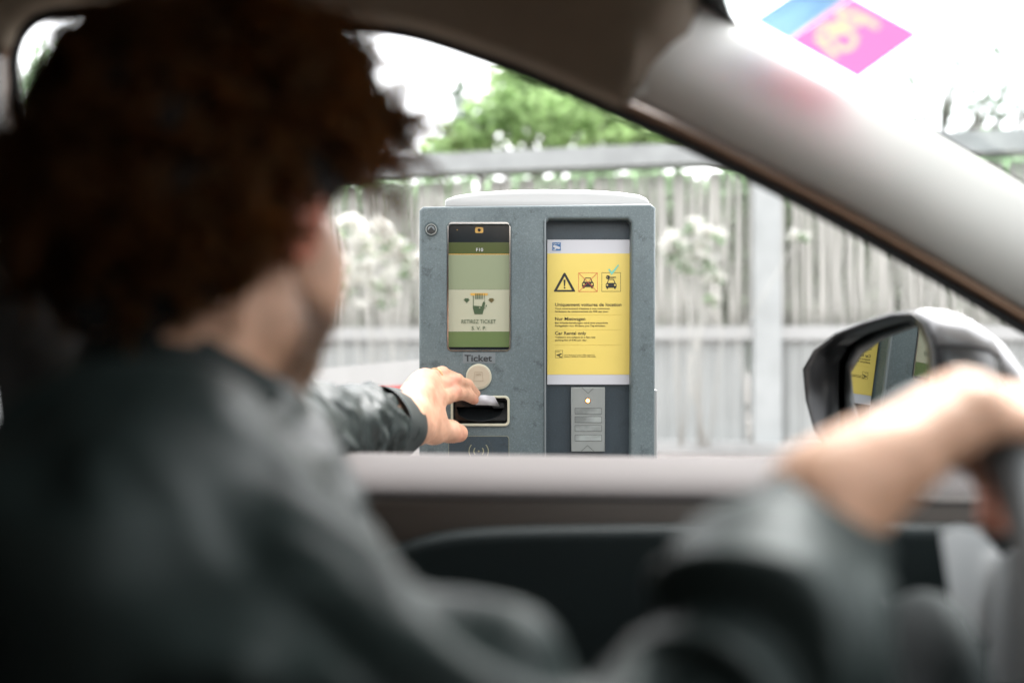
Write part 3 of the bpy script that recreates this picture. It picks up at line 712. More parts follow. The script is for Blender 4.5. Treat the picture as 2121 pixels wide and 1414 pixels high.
# extend rearwards and close to the header seam at the front
for r in rows:
    r.insert(0, r[0]+Vector((-1.5, 0, -.06)))
hdr = [P(1300, 208, .857), P(1318, 190, .855), P(1372, 128, .853), P(1405, 72, .855), P(1428, -10, .86)]
hx = P(1436, -60, .862)
hdr += [Vector((hx.x+.015, .35, hx.z+.03)), Vector((hx.x+.02, 0, hx.z+.035)), Vector((hx.x+.015, -.35, hx.z+.02)), Vector((hx.x-.05, -.62, hx.z-.06))]
for r, p in zip(rows, hdr):
    q = r[-1]; r += [q.lerp(p, .35), q.lerp(p, .7), p]
grid_obj("headliner", rows, M['liner'], car, .012, off=1)
tube("seam_roll", [P(1296, 214, .853), P(1322, 188, .848), P(1374, 128, .846), P(1408, 72, .848), P(1436, -8, .853), P(1450, -60, .857)], [.003, .0045, .0055, .006, .006, .006], M['pillar'], car, 10)
# windscreen (one flat pane), its dark border and seal
U0, U1 = P(1504, 33, .882), P(2121, 375, .975)
Wp = Vector((U0.x+.03, .05, U0.z+.025))
nrm = (U1-U0).cross(Wp-U0).normalized()
def onglass(px, py, o=0):
    d = P(px, py, 1)-Vector((0, 0, CZ)); t = (U0-Vector((0, 0, CZ))).dot(nrm)/d.dot(nrm)
    return Vector((0, 0, CZ))+d*t+nrm*o
if nrm.y > 0: nrm = -nrm
def glassmat():
    m = bpy.data.materials.new("tinted_glass"); m.use_nodes = True; n = m.node_tree; n.nodes.clear()
    out = n.nodes.new("ShaderNodeOutputMaterial"); t = n.nodes.new("ShaderNodeBsdfTransparent"); t.inputs[0].default_value = (.90, .95, .95, 1)
    g_ = n.nodes.new("ShaderNodeBsdfGlossy"); g_.inputs["Roughness"].default_value = .0; lw = n.nodes.new("ShaderNodeFresnel"); lw.inputs[0].default_value = 1.3
    mx = n.nodes.new("ShaderNodeMixShader"); n.links.new(lw.outputs[0], mx.inputs[0]); n.links.new(t.outputs[0], mx.inputs[1]); n.links.new(g_.outputs[0], mx.inputs[2]); n.links.new(mx.outputs[0], out.inputs[0]); return m
M['glass'] = glassmat()
dirU = (U1-U0).normalized(); dirW = (Wp-U0).normalized()
c0 = U0-dirU*.03+nrm*-.002; gl = [c0, c0+dirU*.62, c0+dirU*.80+dirW*1.45, c0+dirW*1.45]
mesh_obj("windscreen", gl, [(0, 1, 2, 3)], M['glass'], car, False)
inner = [onglass(q[0]+7, q[1]-13, .004) for q in ((1470, -190), (1484, -60), (1500, -10), (1512, 32), (1532, 62), (1571, 88), (1700, 155), (1812, 213), (1933, 277), (2121, 384), (2330, 502))]
outer = [onglass(*q, .004) for q in ((1420, -200), (1432, -60), (1438, -10), (1455, 40), (1500, 70), (1555, 105), (1690, 170), (1804, 228), (1925, 293), (2112, 400), (2322, 520))]
grid_obj("screen_border", [inner, outer], M['seal'], car, .003)
# ---- driver's door
dr = box("door", (-.75, 1.03, .32), (1.0, 1.10, .985), M['paint'], car, .01)
dr["label"] = "driver's door with a light top roll and dark lower insert"
xa, xb = -.8, 1.0
prof = [(1.062, 1.020), (1.045, 1.030), (1.02, 1.0318), (.985, 1.0300), (.955, 1.0245), (.935, 1.018), (.926, 1.011), (.921, 1.005)]
rows = [[Vector((xa+(xb-xa)*k/12, y, z-.0022*(k-4)*.9)) for k in range(13)] for y, z in prof]
grid_obj("door_sill", rows, M['door_top'], dr, .004)
prof = [(.9214, 1.0052), (.9195, .999), (.9195, .965), (.921, .94), (.925, .90), (.93, .85), (.93, .34)]
grid_obj("door_card", [[Vector((xa, y, z)), Vector((xb, y, z))] for y, z in prof], M['door_card'], dr, .03, off=1)
ins = spline([(700, 1330), (735, 1210), (775, 1160), (850, 1125), (950, 1104), (1100, 1096), (1400, 1092), (1700, 1090), (2100, 1092), (2500, 1100)], 6)
flat("door_insert", [[(p[0], p[1]) for p in ins]+[(2500, 1900), (700, 1900)]], .895, .03, M['door_low'], dr, bevel=.010)
box("armrest", (-.30, .80, .74), (.42, .90, .80), M['door_low'], dr, .025, 4)
# ---- B pillar, roof side and closing walls of the cabin
xBp = P(20, 0, .86).x
bp = grid_obj("rear_pillar", [[off(i, d, dy) for i in range(0, 24)] for d, dy in ((40, -.004), (70, -.03), (160, -.045), (300, -.03))], M['trim_grey'], car, .01, off=1)
box("rear_side_wall", (-2.0, .93, .32), (-.60, .99, 1.46), M['liner'], car)
box("floor_pan", (-2.0, -.66, .27), (1.3, 1.04, .31), M['floor'], car)
box("rear_bulkhead", (-2.04, -.66, .31), (-2.0, 1.0, 1.45), M['liner'], car)
box("rear_bench", (-1.9, -.55, .31), (-1.1, .85, 1.12), M['seat'], car, .08, 4)
box("passenger_door", (-1.0, -.72, .31), (1.0, -.64, 1.02), M['door_card'], car, .01)
box("passenger_light_blocker", (-2.0, -.70, 1.021), (.5, -.66, 1.44), M['liner'], car)  # unseen panel added over the passenger window to keep light off the driver
# dashboard
rows = [[Vector((x, y, z)) for y in (-.63, -.2, .2, .55, .9, .915)] for x, z in ((.50, .32), (.50, .70), (.43, .78), (.42, .90), (.46, .955), (.60, .975), (1.0, .97), (1.28, .94))]
grid_obj("dashboard", rows, M['door_low'], car, .01)
box("front_bulkhead", (1.25, -.66, .31), (1.3, 1.04, .93), M['seal'], car)
# belt upright: seat belt and its guide
bel = box("seat_belt", (xBp-.055, .80, .62), (xBp-.010, .803, 1.20), M['belt'], car)
tube("belt_guide", [P(-20, 480, .80), P(22, 540, .795), P(55, 588, .79), P(80, 598, .785)], [.010, .012, .014, .009], M['pillar'], car, 12)
# ---- driver's seat
st = box("seat_back", (-.62, .34, .42), (-.40, .86, 1.09), M['seat'], car, .07, 5)
box("headrest", (-.60, .49, 1.11), (-.48, .73, 1.29), M['seat'], car, .05, 5)
tube("headrest_rod", [(-.54, .56, 1.05), (-.54, .56, 1.15)], .006, M['chrome'], car)
tube("headrest_rod", [(-.54, .67, 1.05), (-.54, .67, 1.15)], .006, M['chrome'], car)
box("seat_cushion", (-.50, .35, .40), (.10, .87, .56), M['seat'], car, .06, 4)
# ---- steering wheel
swc = Vector((.232, .62, .929)); tl = R(13); ux = Vector((math.sin(tl), 0, math.cos(tl))); sy_ = Vector((0, -1, 0)); nx_ = ux.cross(sy_)*-1
if nx_.x > 0: nx_ = -nx_                     # towards the driver
def WP(th, r, o=0): return swc+(ux*math.cos(R(th))+sy_*math.sin(R(th)))*r+nx_*o
mb = MB(); RW = .187; V = []; Fs = []; N1, N2 = 72, 14
for i in range(N1):
    th = 360*i/N1; c = WP(th, RW); rd = (c-swc).normalized()
    for k in range(N2):
        a = 2*math.pi*k/N2; V.append(c+rd*math.cos(a)*.0155+nx_*math.sin(a)*.0185)
for i in range(N1):
    for k in range(N2): Fs.append((i*N2+k, ((i+1) % N1)*N2+k, ((i+1) % N1)*N2+(k+1) % N2, i*N2+(k+1) % N2))
sw = bpy.data.objects.new("steering_wheel", None); link(sw, car)
sw.location = (0, 0, 0); sw.parent = car; sw.location = -car.location
def swpart(name, V, Fs, m):
    o = mesh_obj(name, V, Fs, m, None); o.parent = sw; return o
swpart("rim", V, Fs, M['wheel'])
fh = Field(swc-Vector((.14, .16, .16)), swc+Vector((.14, .16, .16)), .004)
rot = Matrix((nx_, sy_, ux)).transposed()
fh.ell(swc+nx_*-.02, (.03, .075, .07), rot, .01)
for th in (95, -95, 180): fh.cap(WP(th, .03, -.015), WP(th, .14, -.005), .02, .014, .02)
V, Fq = fh.mesh(); o = np_obj("hub", V, Fq, M['door_low']); o.parent = sw
for th in (92, -92, 172, 188):
    V, Fs = tube_data([WP(th, .085, .012), WP(th, .13, .012), WP(th, .172, .008)], [(.010, .003), (.012, .003), (.014, .003)], 12); swpart("spoke", V, Fs, M['wheel_silver'])
tube("column_stalk", [(.30, .70, .93), (.28, .80, .955), (.275, .88, .965)], [.008, .007, .010], M['black'], car)
box("instrument_hood", (.40, .42, .93), (.62, .80, 1.035), M['door_low'], car, .03, 4)

for vq_, yy_ in (([(1948, 1100), (2000, 1108), (2050, 1165), (2062, 1225), (2050, 1320), (1995, 1322), (1970, 1250)], .72), ([(2066, 1160), (2085, 1142), (2108, 1150), (2106, 1240), (2098, 1420), (2048, 1420), (2052, 1260)], .70)):
    fr_ = [P(a, b, yy_+(a-2000)*.0006) for a, b in vq_]; bk_ = [p+Vector((.02, .02, 0)) for p in fr_]; nn_ = len(fr_)
    mesh_obj("vent_trim", fr_+bk_, [tuple(range(nn_)), tuple(range(nn_, 2*nn_))[::-1]]+[(i, (i+1) % nn_, nn_+(i+1) % nn_, nn_+i) for i in range(nn_)], M['wheel_silver'], car, False)
# ---- door mirror
mr = bpy.data.objects.new("door_mirror", None); sc.collection.objects.link(mr); mr.parent = car; mr.location = -car.location
def mpart(o): o.parent = mr; return o
# glass plane: centre and normal chosen so the glass faces back along the car
gc = P(1835, 765, 1.17)
vd = (gc-Vector((0, 0, CZ))).normalized(); tgt = P(1132, 715, YT); rr_ = (tgt-gc).normalized(); gn = (rr_-vd).normalized()
gt = gn.cross(Vector((0, 0, 1))).normalized(); gu = gt.cross(gn).normalized()*1
if gu.z < 0: gu = -gu
if gt.y < 0: gt = -gt
def onm(px, py, o=0):
    d = P(px, py, 1)-Vector((0, 0, CZ)); t = (gc+gn*o-Vector((0, 0, CZ))).dot(gn)/d.dot(gn)
    return Vector((0, 0, CZ))+d*t
glo = [(1742, 880), (1738, 800), (1742, 745), (1762, 712), (1800, 690), (1850, 672), (1895, 662), (1912, 678), (1922, 720), (1924, 780), (1922, 860), (1918, 920), (1850, 930), (1780, 925), (1750, 905)]
gp = [onm(*q) for q in glo]; mpart(mesh_obj("mirror_glass", gp, [tuple(range(len(gp)))], M['mirror'], None, False))
# housing: loft from rim round the glass outwards and forward
rim = [(1690, 890), (1674, 830), (1668, 765), (1690, 725), (1735, 690), (1790, 668), (1850, 650), (1895, 646), (1925, 668), (1942, 715), (1948, 780), (1946, 860), (1940, 930), (1860, 960), (1770, 955), (1715, 930)]
inn = [(1740, 888), (1736, 820), (1738, 750), (1756, 712), (1796, 688), (1848, 670), (1898, 658), (1914, 676), (1924, 718), (1927, 780), (1926, 860), (1921, 922), (1852, 934), (1775, 930), (1752, 912), (1744, 900)]
ra = [onm(*q, .030) for q in rim]; ia = [onm(*q, .004) for q in inn]
ctr = sum(ra, Vector())/len(ra)
mpart(grid_obj("mirror_surround", [[p+gn*.003 for p in ra], [p.lerp(q, .25)+gn*.003 for p, q in zip(ra, ia)], ia], M['black'], None, .002, True))
shell = [ra]
for dpt, s in ((-.012, 1.03), (-.035, 1.03), (-.06, .97), (-.085, .84), (-.105, .62), (-.115, .3)):
    shell.append([ctr+(p-ctr)*s+gn*(dpt) for p in ra])
shell.append([ctr+gn*-.117]*len(ra))
mpart(grid_obj("mirror_shell", shell, M['black'], None, .002, True))
mpart(grid_obj("top_cover", [[ctr+(p-ctr)*1.02+gn*(.002 if k == 0 else 0) for p in r_[2:10]] for k, r_ in enumerate(shell[:6])], M['paint'], None, .002))
# arm from the shell back to the door
ar = []
for q in ((1930, 642, 1.16), (2010, 660, 1.15), (2080, 712, 1.13), (2130, 780, 1.10), (2180, 860, 1.07)):
    ar.append(P(*q))
ar2 = [P(1938, 690, 1.13), P(2000, 706, 1.12), (P(2060, 752, 1.10)), P(2110, 812, 1.08), P(2160, 890, 1.05)]
ar3 = [p+Vector((.0, .05, -.01)) for p in ar]
mpart(grid_obj("mirror_cap", [ar2, [a.lerp(b, .5)+Vector((0, -.006, .004)) for a, b in zip(ar, ar2)], ar, ar3, [p+Vector((0, .02, -.04)) for p in ar3]], M['paint'], None, .003))
qv = [P(1940, 700, 1.125), P(2000, 716, 1.115), P(2060, 762, 1.095), P(2110, 822, 1.075), P(2160, 900, 1.05)]
qb = [P(1946, 960, 1.10), P(2000, 960, 1.10), P(2050, 965, 1.08), P(2100, 970, 1.07), P(2160, 975, 1.05)]
mpart(grid_obj("mirror_arm", [qv, qb], M['black'], None, .03, off=1))

# ---- sticker on the windscreen
stk = [onglass(*q, .006) for q in ((1565, 30), (1782, 151), (1918, 56), (1701, -65))]
def SQ(u, v, o=0): return stk[0].lerp(stk[1], u).lerp(stk[3].lerp(stk[2], u), v)+nrm*o
sb = empty("windscreen_sticker", SQ(.5, 0), "pink and blue sticker on the upper part of the windscreen", "sticker")
def squad(name, u0, u1, v0, v1, m):
    return grid_obj(name, [[SQ(u0, v0), SQ(u1, v0)], [SQ(u0, v1), SQ(u1, v1)]], m, sb, .0006)
def trmat(name, c):
    m = leafmat(name, c, .0, .65); return m
squad("blue_field", 0, .33, 0, 1, trmat("blue_print", (.38, .50, .62)))
marks = [(((840, 300), (960, 200), (1150, 210)), 60), (((820, 380), (930, 480), (1030, 590)), 60), (((1040, 420), (1110, 510), (1250, 480), (1310, 370), (1220, 280), (1080, 290), (900, 400)), 55),
         (((1090, 40), (1250, 60), (1400, 120), (1550, 220)), 62), (((1090, 60), (1150, 170), (1300, 200), (1400, 130)), 50), (((1000, 280), (1200, 200)), 50)]
CR = [((1565-1560)*5.892, 30*5.892), ((1782-1560)*5.892, 151*5.892), ((1918-1560)*5.892, 56*5.892), ((1701-1560)*5.892, -65*5.892)]
def segd(p, a, b):
    dx, dy = b[0]-a[0], b[1]-a[1]; t = max(0, min(1, ((p[0]-a[0])*dx+(p[1]-a[1])*dy)/(dx*dx+dy*dy)))
    return math.hypot(p[0]-a[0]-t*dx, p[1]-a[1]-t*dy)
NU, NV = 70, 84; pinkF, peachF = [], []
gridV = [SQ(.333+.667*i/NU, j/NV) for j in range(NV+1) for i in range(NU+1)]
for j in range(NV):
    for i in range(NU):
        u, v = .333+.667*(i+.5)/NU, (j+.5)/NV
        q = [(CR[0][k]*(1-u)+CR[1][k]*u)*(1-v)+(CR[3][k]*(1-u)+CR[2][k]*u)*v for k in (0, 1)]
        hit = any(segd(q, L_[n], L_[n+1]) < w_*.62 for L_, w_ in marks for n in range(len(L_)-1))
        (peachF if hit else pinkF).append((j*(NU+1)+i, j*(NU+1)+i+1, (j+1)*(NU+1)+i+1, (j+1)*(NU+1)+i))
mesh_obj("pink_field", gridV, pinkF, trmat("pink_print", (.42, .075, .17)), sb, False)
mesh_obj("peach_mark", gridV, peachF, trmat("peach_print", (.42, .22, .14)), sb, False)

# ================================================================= PERSON
pe = empty("person", (-.22, .62, .56), "driver with curly brown hair in a dark jacket reaching out to take a ticket", "person")
A_ = lambda *q: np.array(P(*q))
# --- head frame
yaw = R(21); fwd = Vector((math.sin(yaw), math.cos(yaw), -.10)).normalized(); rgt = Vector((math.cos(yaw), -math.sin(yaw), 0)); upv = rgt.cross(fwd)
hc = Vector((-.196, .632, 1.246))
def H(r, f, u): return hc+rgt*r+fwd*f+upv*u
Hr = Matrix((rgt, fwd, upv)).transposed()
f = Field((-.42, .34, .86), (.36, 1.625, 1.36), .0022)
f.ell(H(0, -.006, .024), (.070, .088, .076), Hr, .01)             # cranium
f.ell(H(0, .045, -.042), (.054, .046, .064), Hr, .02)             # face mass
f.cap(H(-.048, .015, -.085), H(-.016, .088, -.104), .018, .017, .02); f.cap(H(.048, .015, -.085), H(.016, .088, -.104), .018, .017, .02)   # jaw
f.cap(H(.054, .004, -.045), H(.050, .012, -.088), .014, .016, .02); f.cap(H(-.054, .004, -.045), H(-.050, .012, -.088), .014, .016, .02)
f.ell(H(0, .094, -.104), (.020, .016, .016), Hr, .012)            # chin
f.cap(H(0, .084, -.005), H(0, .095, -.040), .008, .011, .010); f.ell(H(.010, .090, -.045), (.008, .010, .007), Hr, .006); f.ell(H(-.010, .090, -.045), (.008, .010, .007), Hr, .006)
f.cap(H(-.034, .083, .014), H(.034, .083, .014), .010, .010, .014)   # brow
for s in (1, -1):
    f.ell(H(.032*s, .092, -.006), (.018, .014, .013), Hr, .008, True); f.ell(H(.032*s, .080, -.006), (.013, .013, .012), Hr, .003)
    f.ell(H(.040*s, .062, -.072), (.018, .022, .024), Hr, .018); f.ell(H(.046*s, .063, -.040), (.018, .024, .032), Hr, .018)   # cheekbones
    # ear
    f.ell(H(.079*s, -.012, -.022), (.011, .019, .032), Hr @ Matrix.Rotation(R(-22*s), 3, 'Z'), .005); f.ell(H(.087*s, -.010, -.018), (.006, .011, .019), Hr, .004, True)
f.cap(H(-.022, .102, -.068), H(.022, .102, -.068), .007, .007, .006); f.cap(H(-.020, .102, -.082), H(.020, .102, -.082), .0065, .0065, .006)
nb = np.array(H(0, -.030, -.05)); nk = np.array((-.190, .63, 1.06))
f.cap(nb, nk, .050, .055, .03); f.cap(H(0, .03, -.085), nk+np.array((.01, .015, 0)), .036, .045, .03)
f.cap((-.22, .52, .98), (-.20, .74, .98), .045, .045, .04)         # shoulders
f.cap((-.21, .63, .98), (-.23, .63, .87), .07, .08, .06)
f.cap((-.20, .74, .98), A_(550, 915, .92), .042, .038, .02); f.cap(A_(550, 915, .92), A_(640, 885, 1.08), .038, .036, .02)
f.cap((-.22, .52, .98), A_(850, 1580, .42), .045, .036, .02); f.cap(A_(850, 1580, .42), A_(1420, 1760, .41), .036, .034, .02); f.cap(A_(1420, 1760, .41), A_(1600, 1260, .465), .034, .027, .02); f.cap(A_(1600, 1260, .465), A_(1640, 1200, .47), .027, .027, .01)
# --- left hand (at the terminal)
W = A_(815, 862, 1.34)
f.cap(A_(640, 885, 1.08), W, .036, .029, .02)
f.cap(W, A_(845, 862, 1.395), .029, .030, .02)
mcp = {'i': (903, 826, 1.478), 'm': (893, 800, 1.490), 'r': (884, 786, 1.494), 'p': (874, 786, 1.482)}
for kx, r0, r1 in (('i', .020, .0165), ('m', .021, .0155), ('r', .020, .0140), ('p', .018, .0125)):
    off_ = {'i': 872, 'm': 862, 'r': 852, 'p': 845}[kx]
    f.cap(A_(843, off_, 1.40), A_(*mcp[kx]), r0, r1, .016)
f.cap(A_(855, 880, 1.41), A_(905, 868, 1.470), .024, .016, .018); f.cap(A_(846, 848, 1.38), A_(874, 800, 1.47), .023, .018, .015); f.cap(A_(825, 868, 1.36), A_(858, 880, 1.41), .031, .027, .015)
def finger(f, pts, rads, k=.005):
    for a, b, r0, r1 in zip(pts[:-1], pts[1:], rads[:-1], rads[1:]): f.cap(A_(*a), A_(*b), r0, r1, k)
finger(f, [mcp['i'], (944, 815, 1.525), (968, 817, 1.560), (982, 828, 1.577)], [.0150, .0110, .0093, .0080], .005)
finger(f, [mcp['m'], (943, 790, 1.535), (968, 797, 1.572), (985, 815, 1.588)], [.0145, .0112, .0093, .0080], .003)
finger(f, [mcp['r'], (917, 775, 1.530), (948, 786, 1.572), (966, 800, 1.588)], [.0138, .0112, .0095, .0082], .003)
finger(f, [mcp['p'], (893, 786, 1.515), (915, 798, 1.545), (930, 806, 1.558)], [.0120, .0098, .0085, .0075], .003)
finger(f, [(862, 885, 1.42), (898, 894, 1.465), (932, 893, 1.492), (950, 897, 1.512)], [.022, .0165, .0145, .0140], .012)
for kx in 'imr': q = mcp[kx]; f.ell(A_(q[0]-1, q[1]-9, q[2]-.008), (.008, .008, .006), None, .012)
for q, r_ in (((944, 808, 1.518), .0085), ((942, 783, 1.528), .0085), ((916, 768, 1.524), .0082)): f.ell(A_(*q), (r_, r_, r_*.8), None, .006)
for kx in 'im': f.cap(A_(858, 845, 1.385), A_(mcp[kx][0]-6, mcp[kx][1]-10, mcp[kx][2]-.016), .003, .004, .009)   # tendons
# --- right hand (on the wheel)
Wr = A_(1715, 1040, .495)
f.cap(A_(1640, 1200, .47), Wr, .027, .023, .01); 
hm = {'i': (1965, 838, .560), 'm': (1988, 830, .540), 'r': (2012, 836, .518), 'p': (2036, 858, .495)}
for kx, y0, r0, r1 in (('i', .515, .0175, .0145), ('m', .505, .0175, .0145), ('r', .495, .017, .0138), ('p', .485, .0165, .0128)):
    f.cap(A_(1715, 1020+(y0-.5)*200, y0), A_(*hm[kx]), r0, r1, .018)
f.cap(Wr, A_(1810, 970, .50), .023, .021, .02)
finger(f, [hm['i'], (2105, 832, .60), (2185, 900, .60), (2190, 970, .595)], [.0135, .0105, .0092, .008])
finger(f, [hm['m'], (2135, 838, .575), (2205, 915, .572), (2205, 990, .566)], [.0135, .0108, .0095, .008])
finger(f, [hm['r'], (2150, 855, .546), (2212, 935, .543), (2205, 1015, .540)], [.0130, .0105, .0090, .008])
finger(f, [hm['p'], (2150, 882, .520), (2205, 950, .518), (2195, 1010, .516)], [.0120, .0095, .0082, .0075])
finger(f, [(1810, 960, .530), (1910, 900, .575), (2010, 925, .605), (2072, 1000, .60), (2060, 1075, .59)], [.017, .0145, .0125, .0115, .0100], .008)
for kx in 'imrp':
    q = hm[kx]; f.ell(A_(q[0], q[1]-30, q[2]), (.009, .0085, .008), None, .006); f.cap(A_(1760, 955+(.5-q[2])*-300, q[2]*.5+.25), A_(q[0]-20, q[1]-30, q[2]), .0035, .0055, .005)
Vb, Fb = f.mesh(); Vb = relax(Vb, Fb, 2)
Vb = Vb+normals(Vb, Fb)*(vnoise(Vb*160, 3)*.0003+vnoise(Vb*60, 5)*.0006)[:, None]; Vh, Fh = Vb, Fb
body = np_obj("body", Vb, Fb, M['skin'], pe)
# colouring of the skin itself: beard shadow and red ear / knuckles
Rm = np.array(Hr.transposed()); loc = (Vb-np.array(hc))@Rm.T; tint = np.zeros((len(Vb), 4), np.float32); tint[:, 3] = 1
r_, f_, u_ = loc[:, 0], loc[:, 1], loc[:, 2]
hd_ = (np.abs(r_) < .1) & (f_ < .13) & (u_ > -.16) & (u_ < .1) & (Vb[:, 1] < .9)
line = -.052-np.clip((f_-.02)*.2, -.01, .03)
bd = np.clip((line-u_)/.02, 0, 1)*np.clip((f_+.004)/.02, 0, 1)*np.clip((u_+.150)/.03, 0, 1)
side = np.clip((.02-np.abs(f_-.014))/.012, 0, 1)*np.clip((-.02-u_)/.02, 0, 1)*np.clip((.12+u_)/.02, 0, 1)
tint[:, 0] = np.where(hd_, np.clip(bd*.9+vnoise(Vb*300)*.12*(bd > .1), 0, 1), 0)
ear = hd_ & (np.abs(r_) > .070) & (u_ < .01) & (u_ > -.058) & (f_ < .01) & (f_ > -.04); tint[ear, 1] = .5
wz = lambda q, r: np.exp(-(np.linalg.norm(Vb-A_(*q), axis=1)/r)**2)
tint[:, 1] = np.clip(tint[:, 1]+.30*wz((944, 806, 1.51), .012)+.3*wz((890, 800, 1.465), .016)+.2*wz((942, 783, 1.52), .012)+.30*wz((862, 815, 1.43), .035)+.22*wz((950, 905, 1.5), .016)+.3*wz((982, 832, 1.57), .010)+.5*wz((2060, 1070, .59), .025), 0, 1)
ca = body.data.color_attributes.new("tint", 'FLOAT_COLOR', 'POINT'); ca.data.foreach_set("color", tint.ravel())
# ring
rc, rd_ = P(*mcp['r']).lerp(P(917, 775, 1.530), .55), (P(917, 775, 1.530)-P(*mcp['r'])).normalized()
a_ = rd_.cross(Vector((0, 0, 1))).normalized(); b_ = a_.cross(rd_)
V = []; Fs = []
for i in range(36):
    q = 2*math.pi*i/36; o_ = a_*math.cos(q)+b_*math.sin(q)
    for rr, tt in ((.0129, -.001), (.0138, -.001), (.0138, .001), (.0129, .001)): V.append(rc+o_*rr+rd_*tt)
for i in range(36):
    for k in range(4): Fs.append((i*4+k, ((i+1) % 36)*4+k, ((i+1) % 36)*4+(k+1) % 4, i*4+(k+1) % 4))
mesh_obj("ring", V, Fs, M['gold'], pe)

# --- hair: dark core and thousands of curls
f = Field((-.42, .40, 1.10), (.02, .88, 1.45), .004)
f.ell(H(.004, -.006, .036), (.077, .088, .074), Hr, .02); f.ell(H(0, -.052, -.022), (.070, .052, .085), Hr, .03); f.ell(H(.0, .038, .078), (.062, .050, .038), Hr, .02)
f.ell(H(.072, .0, .035), (.030, .055, .05), Hr, .02); f.ell(H(-.072, .0, .035), (.030, .055, .05), Hr, .02)
f.ell(H(0, .095, .005), (.10, .066, .052), Hr, .01, cut=True)
Vc, Fc = f.mesh(); Nc = normals(Vc, Fc); Vc = Vc+Nc*(vnoise(Vc*55, 2)*.008)[:, None]
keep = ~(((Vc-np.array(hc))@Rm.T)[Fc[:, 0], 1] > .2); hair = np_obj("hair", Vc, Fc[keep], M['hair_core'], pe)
rg = np.random.default_rng(5); NL = 1350; KS = 8; SEG = 18
base = rg.integers(0, len(Vc), NL); pb = Vc[base]; nbm = Nc[base]
lc = (pb-np.array(hc))@Rm.T
ok = (lc[:, 2] > -.075) & ~((lc[:, 0] > .03) & (lc[:, 1] > -.04) & (lc[:, 2] < .016)) & ~((lc[:, 1] > .03) & (lc[:, 2] < .028)) & ~((lc[:, 1] > .005) & (lc[:, 2] < .020)) & ~((lc[:, 1] > -.035) & (lc[:, 2] < -.010) & (lc[:, 0] > .03))
pb, nbm, lc = pb[ok], nbm[ok], lc[ok]; up_np = np.array((0, 0, 1.)); m1 = len(pb)
grow = nbm+rg.normal(0, .42, (m1, 3)); grow /= np.linalg.norm(grow, axis=1, keepdims=True)
Lh = rg.uniform(.030, .068, m1); Lh *= np.where((lc[:, 2] < -.03), .5, 1)*np.where(lc[:, 1] < -.03, .92, 1)*np.where((lc[:, 2] > .03) & (lc[:, 1]+lc[:, 0]*.6 < -.01), .6, 1)*np.where(lc[:, 1] > .02, 1.2, 1)
tg = np.cross(nbm, rg.normal(0, 1, (m1, 3))); tg /= np.linalg.norm(tg, axis=1, keepdims=True)
am = rg.uniform(.005, .011, m1); tw = rg.uniform(1.1, 2.4, m1)*2*np.pi; ph = rg.uniform(0, 6.28, m1)
rep = lambda A: np.repeat(A, KS, axis=0)
n1 = m1*KS; nbm, lc, tg = rep(nbm), rep(lc), rep(tg); pb = rep(pb)+rg.normal(0, .0016, (n1, 3)); Lh = rep(Lh)*rg.uniform(.85, 1.1, n1)
grow = rep(grow)+rg.normal(0, .05, (n1, 3)); am = rep(am)*rg.uniform(.8, 1.15, n1); tw = rep(tw)*rg.uniform(.97, 1.03, n1); ph = rep(ph)+rg.normal(0, .15, n1)
bt_ = np.cross(grow, tg)
T = np.linspace(0, 1, SEG); pts = np.zeros((n1, SEG, 3))
for k, t in enumerate(T):
    d = grow*(Lh*(t-.35*t*t))[:, None]+tg*(Lh*.45*t*t)[:, None]-up_np*(Lh*np.where(lc[:, 1] > .0, .16, .40)*t*t)[:, None]
    c_, s_ = np.cos(ph+tw*t)-np.cos(ph), np.sin(ph+tw*t)-np.sin(ph)
    pts[:, k] = pb-nbm*.004+d+tg*(am*c_*min(1, t*2))[:, None]+bt_*(am*s_*min(1, t*2))[:, None]
rad = .0013*(1-.75*T)
ax1 = np.cross(np.gradient(pts, axis=1), up_np); ax1 /= np.maximum(np.linalg.norm(ax1, axis=2, keepdims=True), 1e-6)
gr = np.gradient(pts, axis=1); gr /= np.maximum(np.linalg.norm(gr, axis=2, keepdims=True), 1e-9); ax2 = np.cross(gr, ax1)
Vs = np.stack([pts+ax1*(rad*math.cos(a))[None, :, None]+ax2*(rad*math.sin(a))[None, :, None] for a in (0, 2.094, 4.189)], 2)   # n1,SEG,3,3
bi = (np.arange(n1)*SEG*3)[:, None, None]+(np.arange(SEG-1)*3)[None, :, None]
Fq = np.stack([np.stack([bi[..., 0]+k, bi[..., 0]+(k+1) % 3, bi[..., 0]+3+(k+1) % 3, bi[..., 0]+3+k], -1) for k in range(3)], 2).reshape(-1, 4)
curls = np_obj("curls", Vs.reshape(-1, 3), Fq, M['hair'], None); curls.parent = hair
# short beard hair along the jaw
jb = (tint[:len(Vh), 0] > .35); ji = np.where(jb)[0]; Nh = normals(Vh, Fh)
ji = ji[rg.integers(0, len(ji), 2600)] if len(ji) else ji
pj, nj = Vh[ji], Nh[ji]; dj = nj*.6+np.array(rgt*.0+fwd*.2)-up_np*.6+rg.normal(0, .3, nj.shape); dj /= np.linalg.norm(dj, axis=1, keepdims=True)
sj = np.cross(dj, rg.normal(0, 1, dj.shape)); sj /= np.linalg.norm(sj, axis=1, keepdims=True); lj = rg.uniform(.003, .007, len(ji))[:, None]
Vj = np.stack([pj-sj*.0002, pj+sj*.0002, pj+dj*lj+sj*.0001, pj+dj*lj-sj*.0001], 1).reshape(-1, 3)
np_obj("beard", Vj, np.arange(len(Vj)).reshape(-1, 4), M['beardm'], pe)

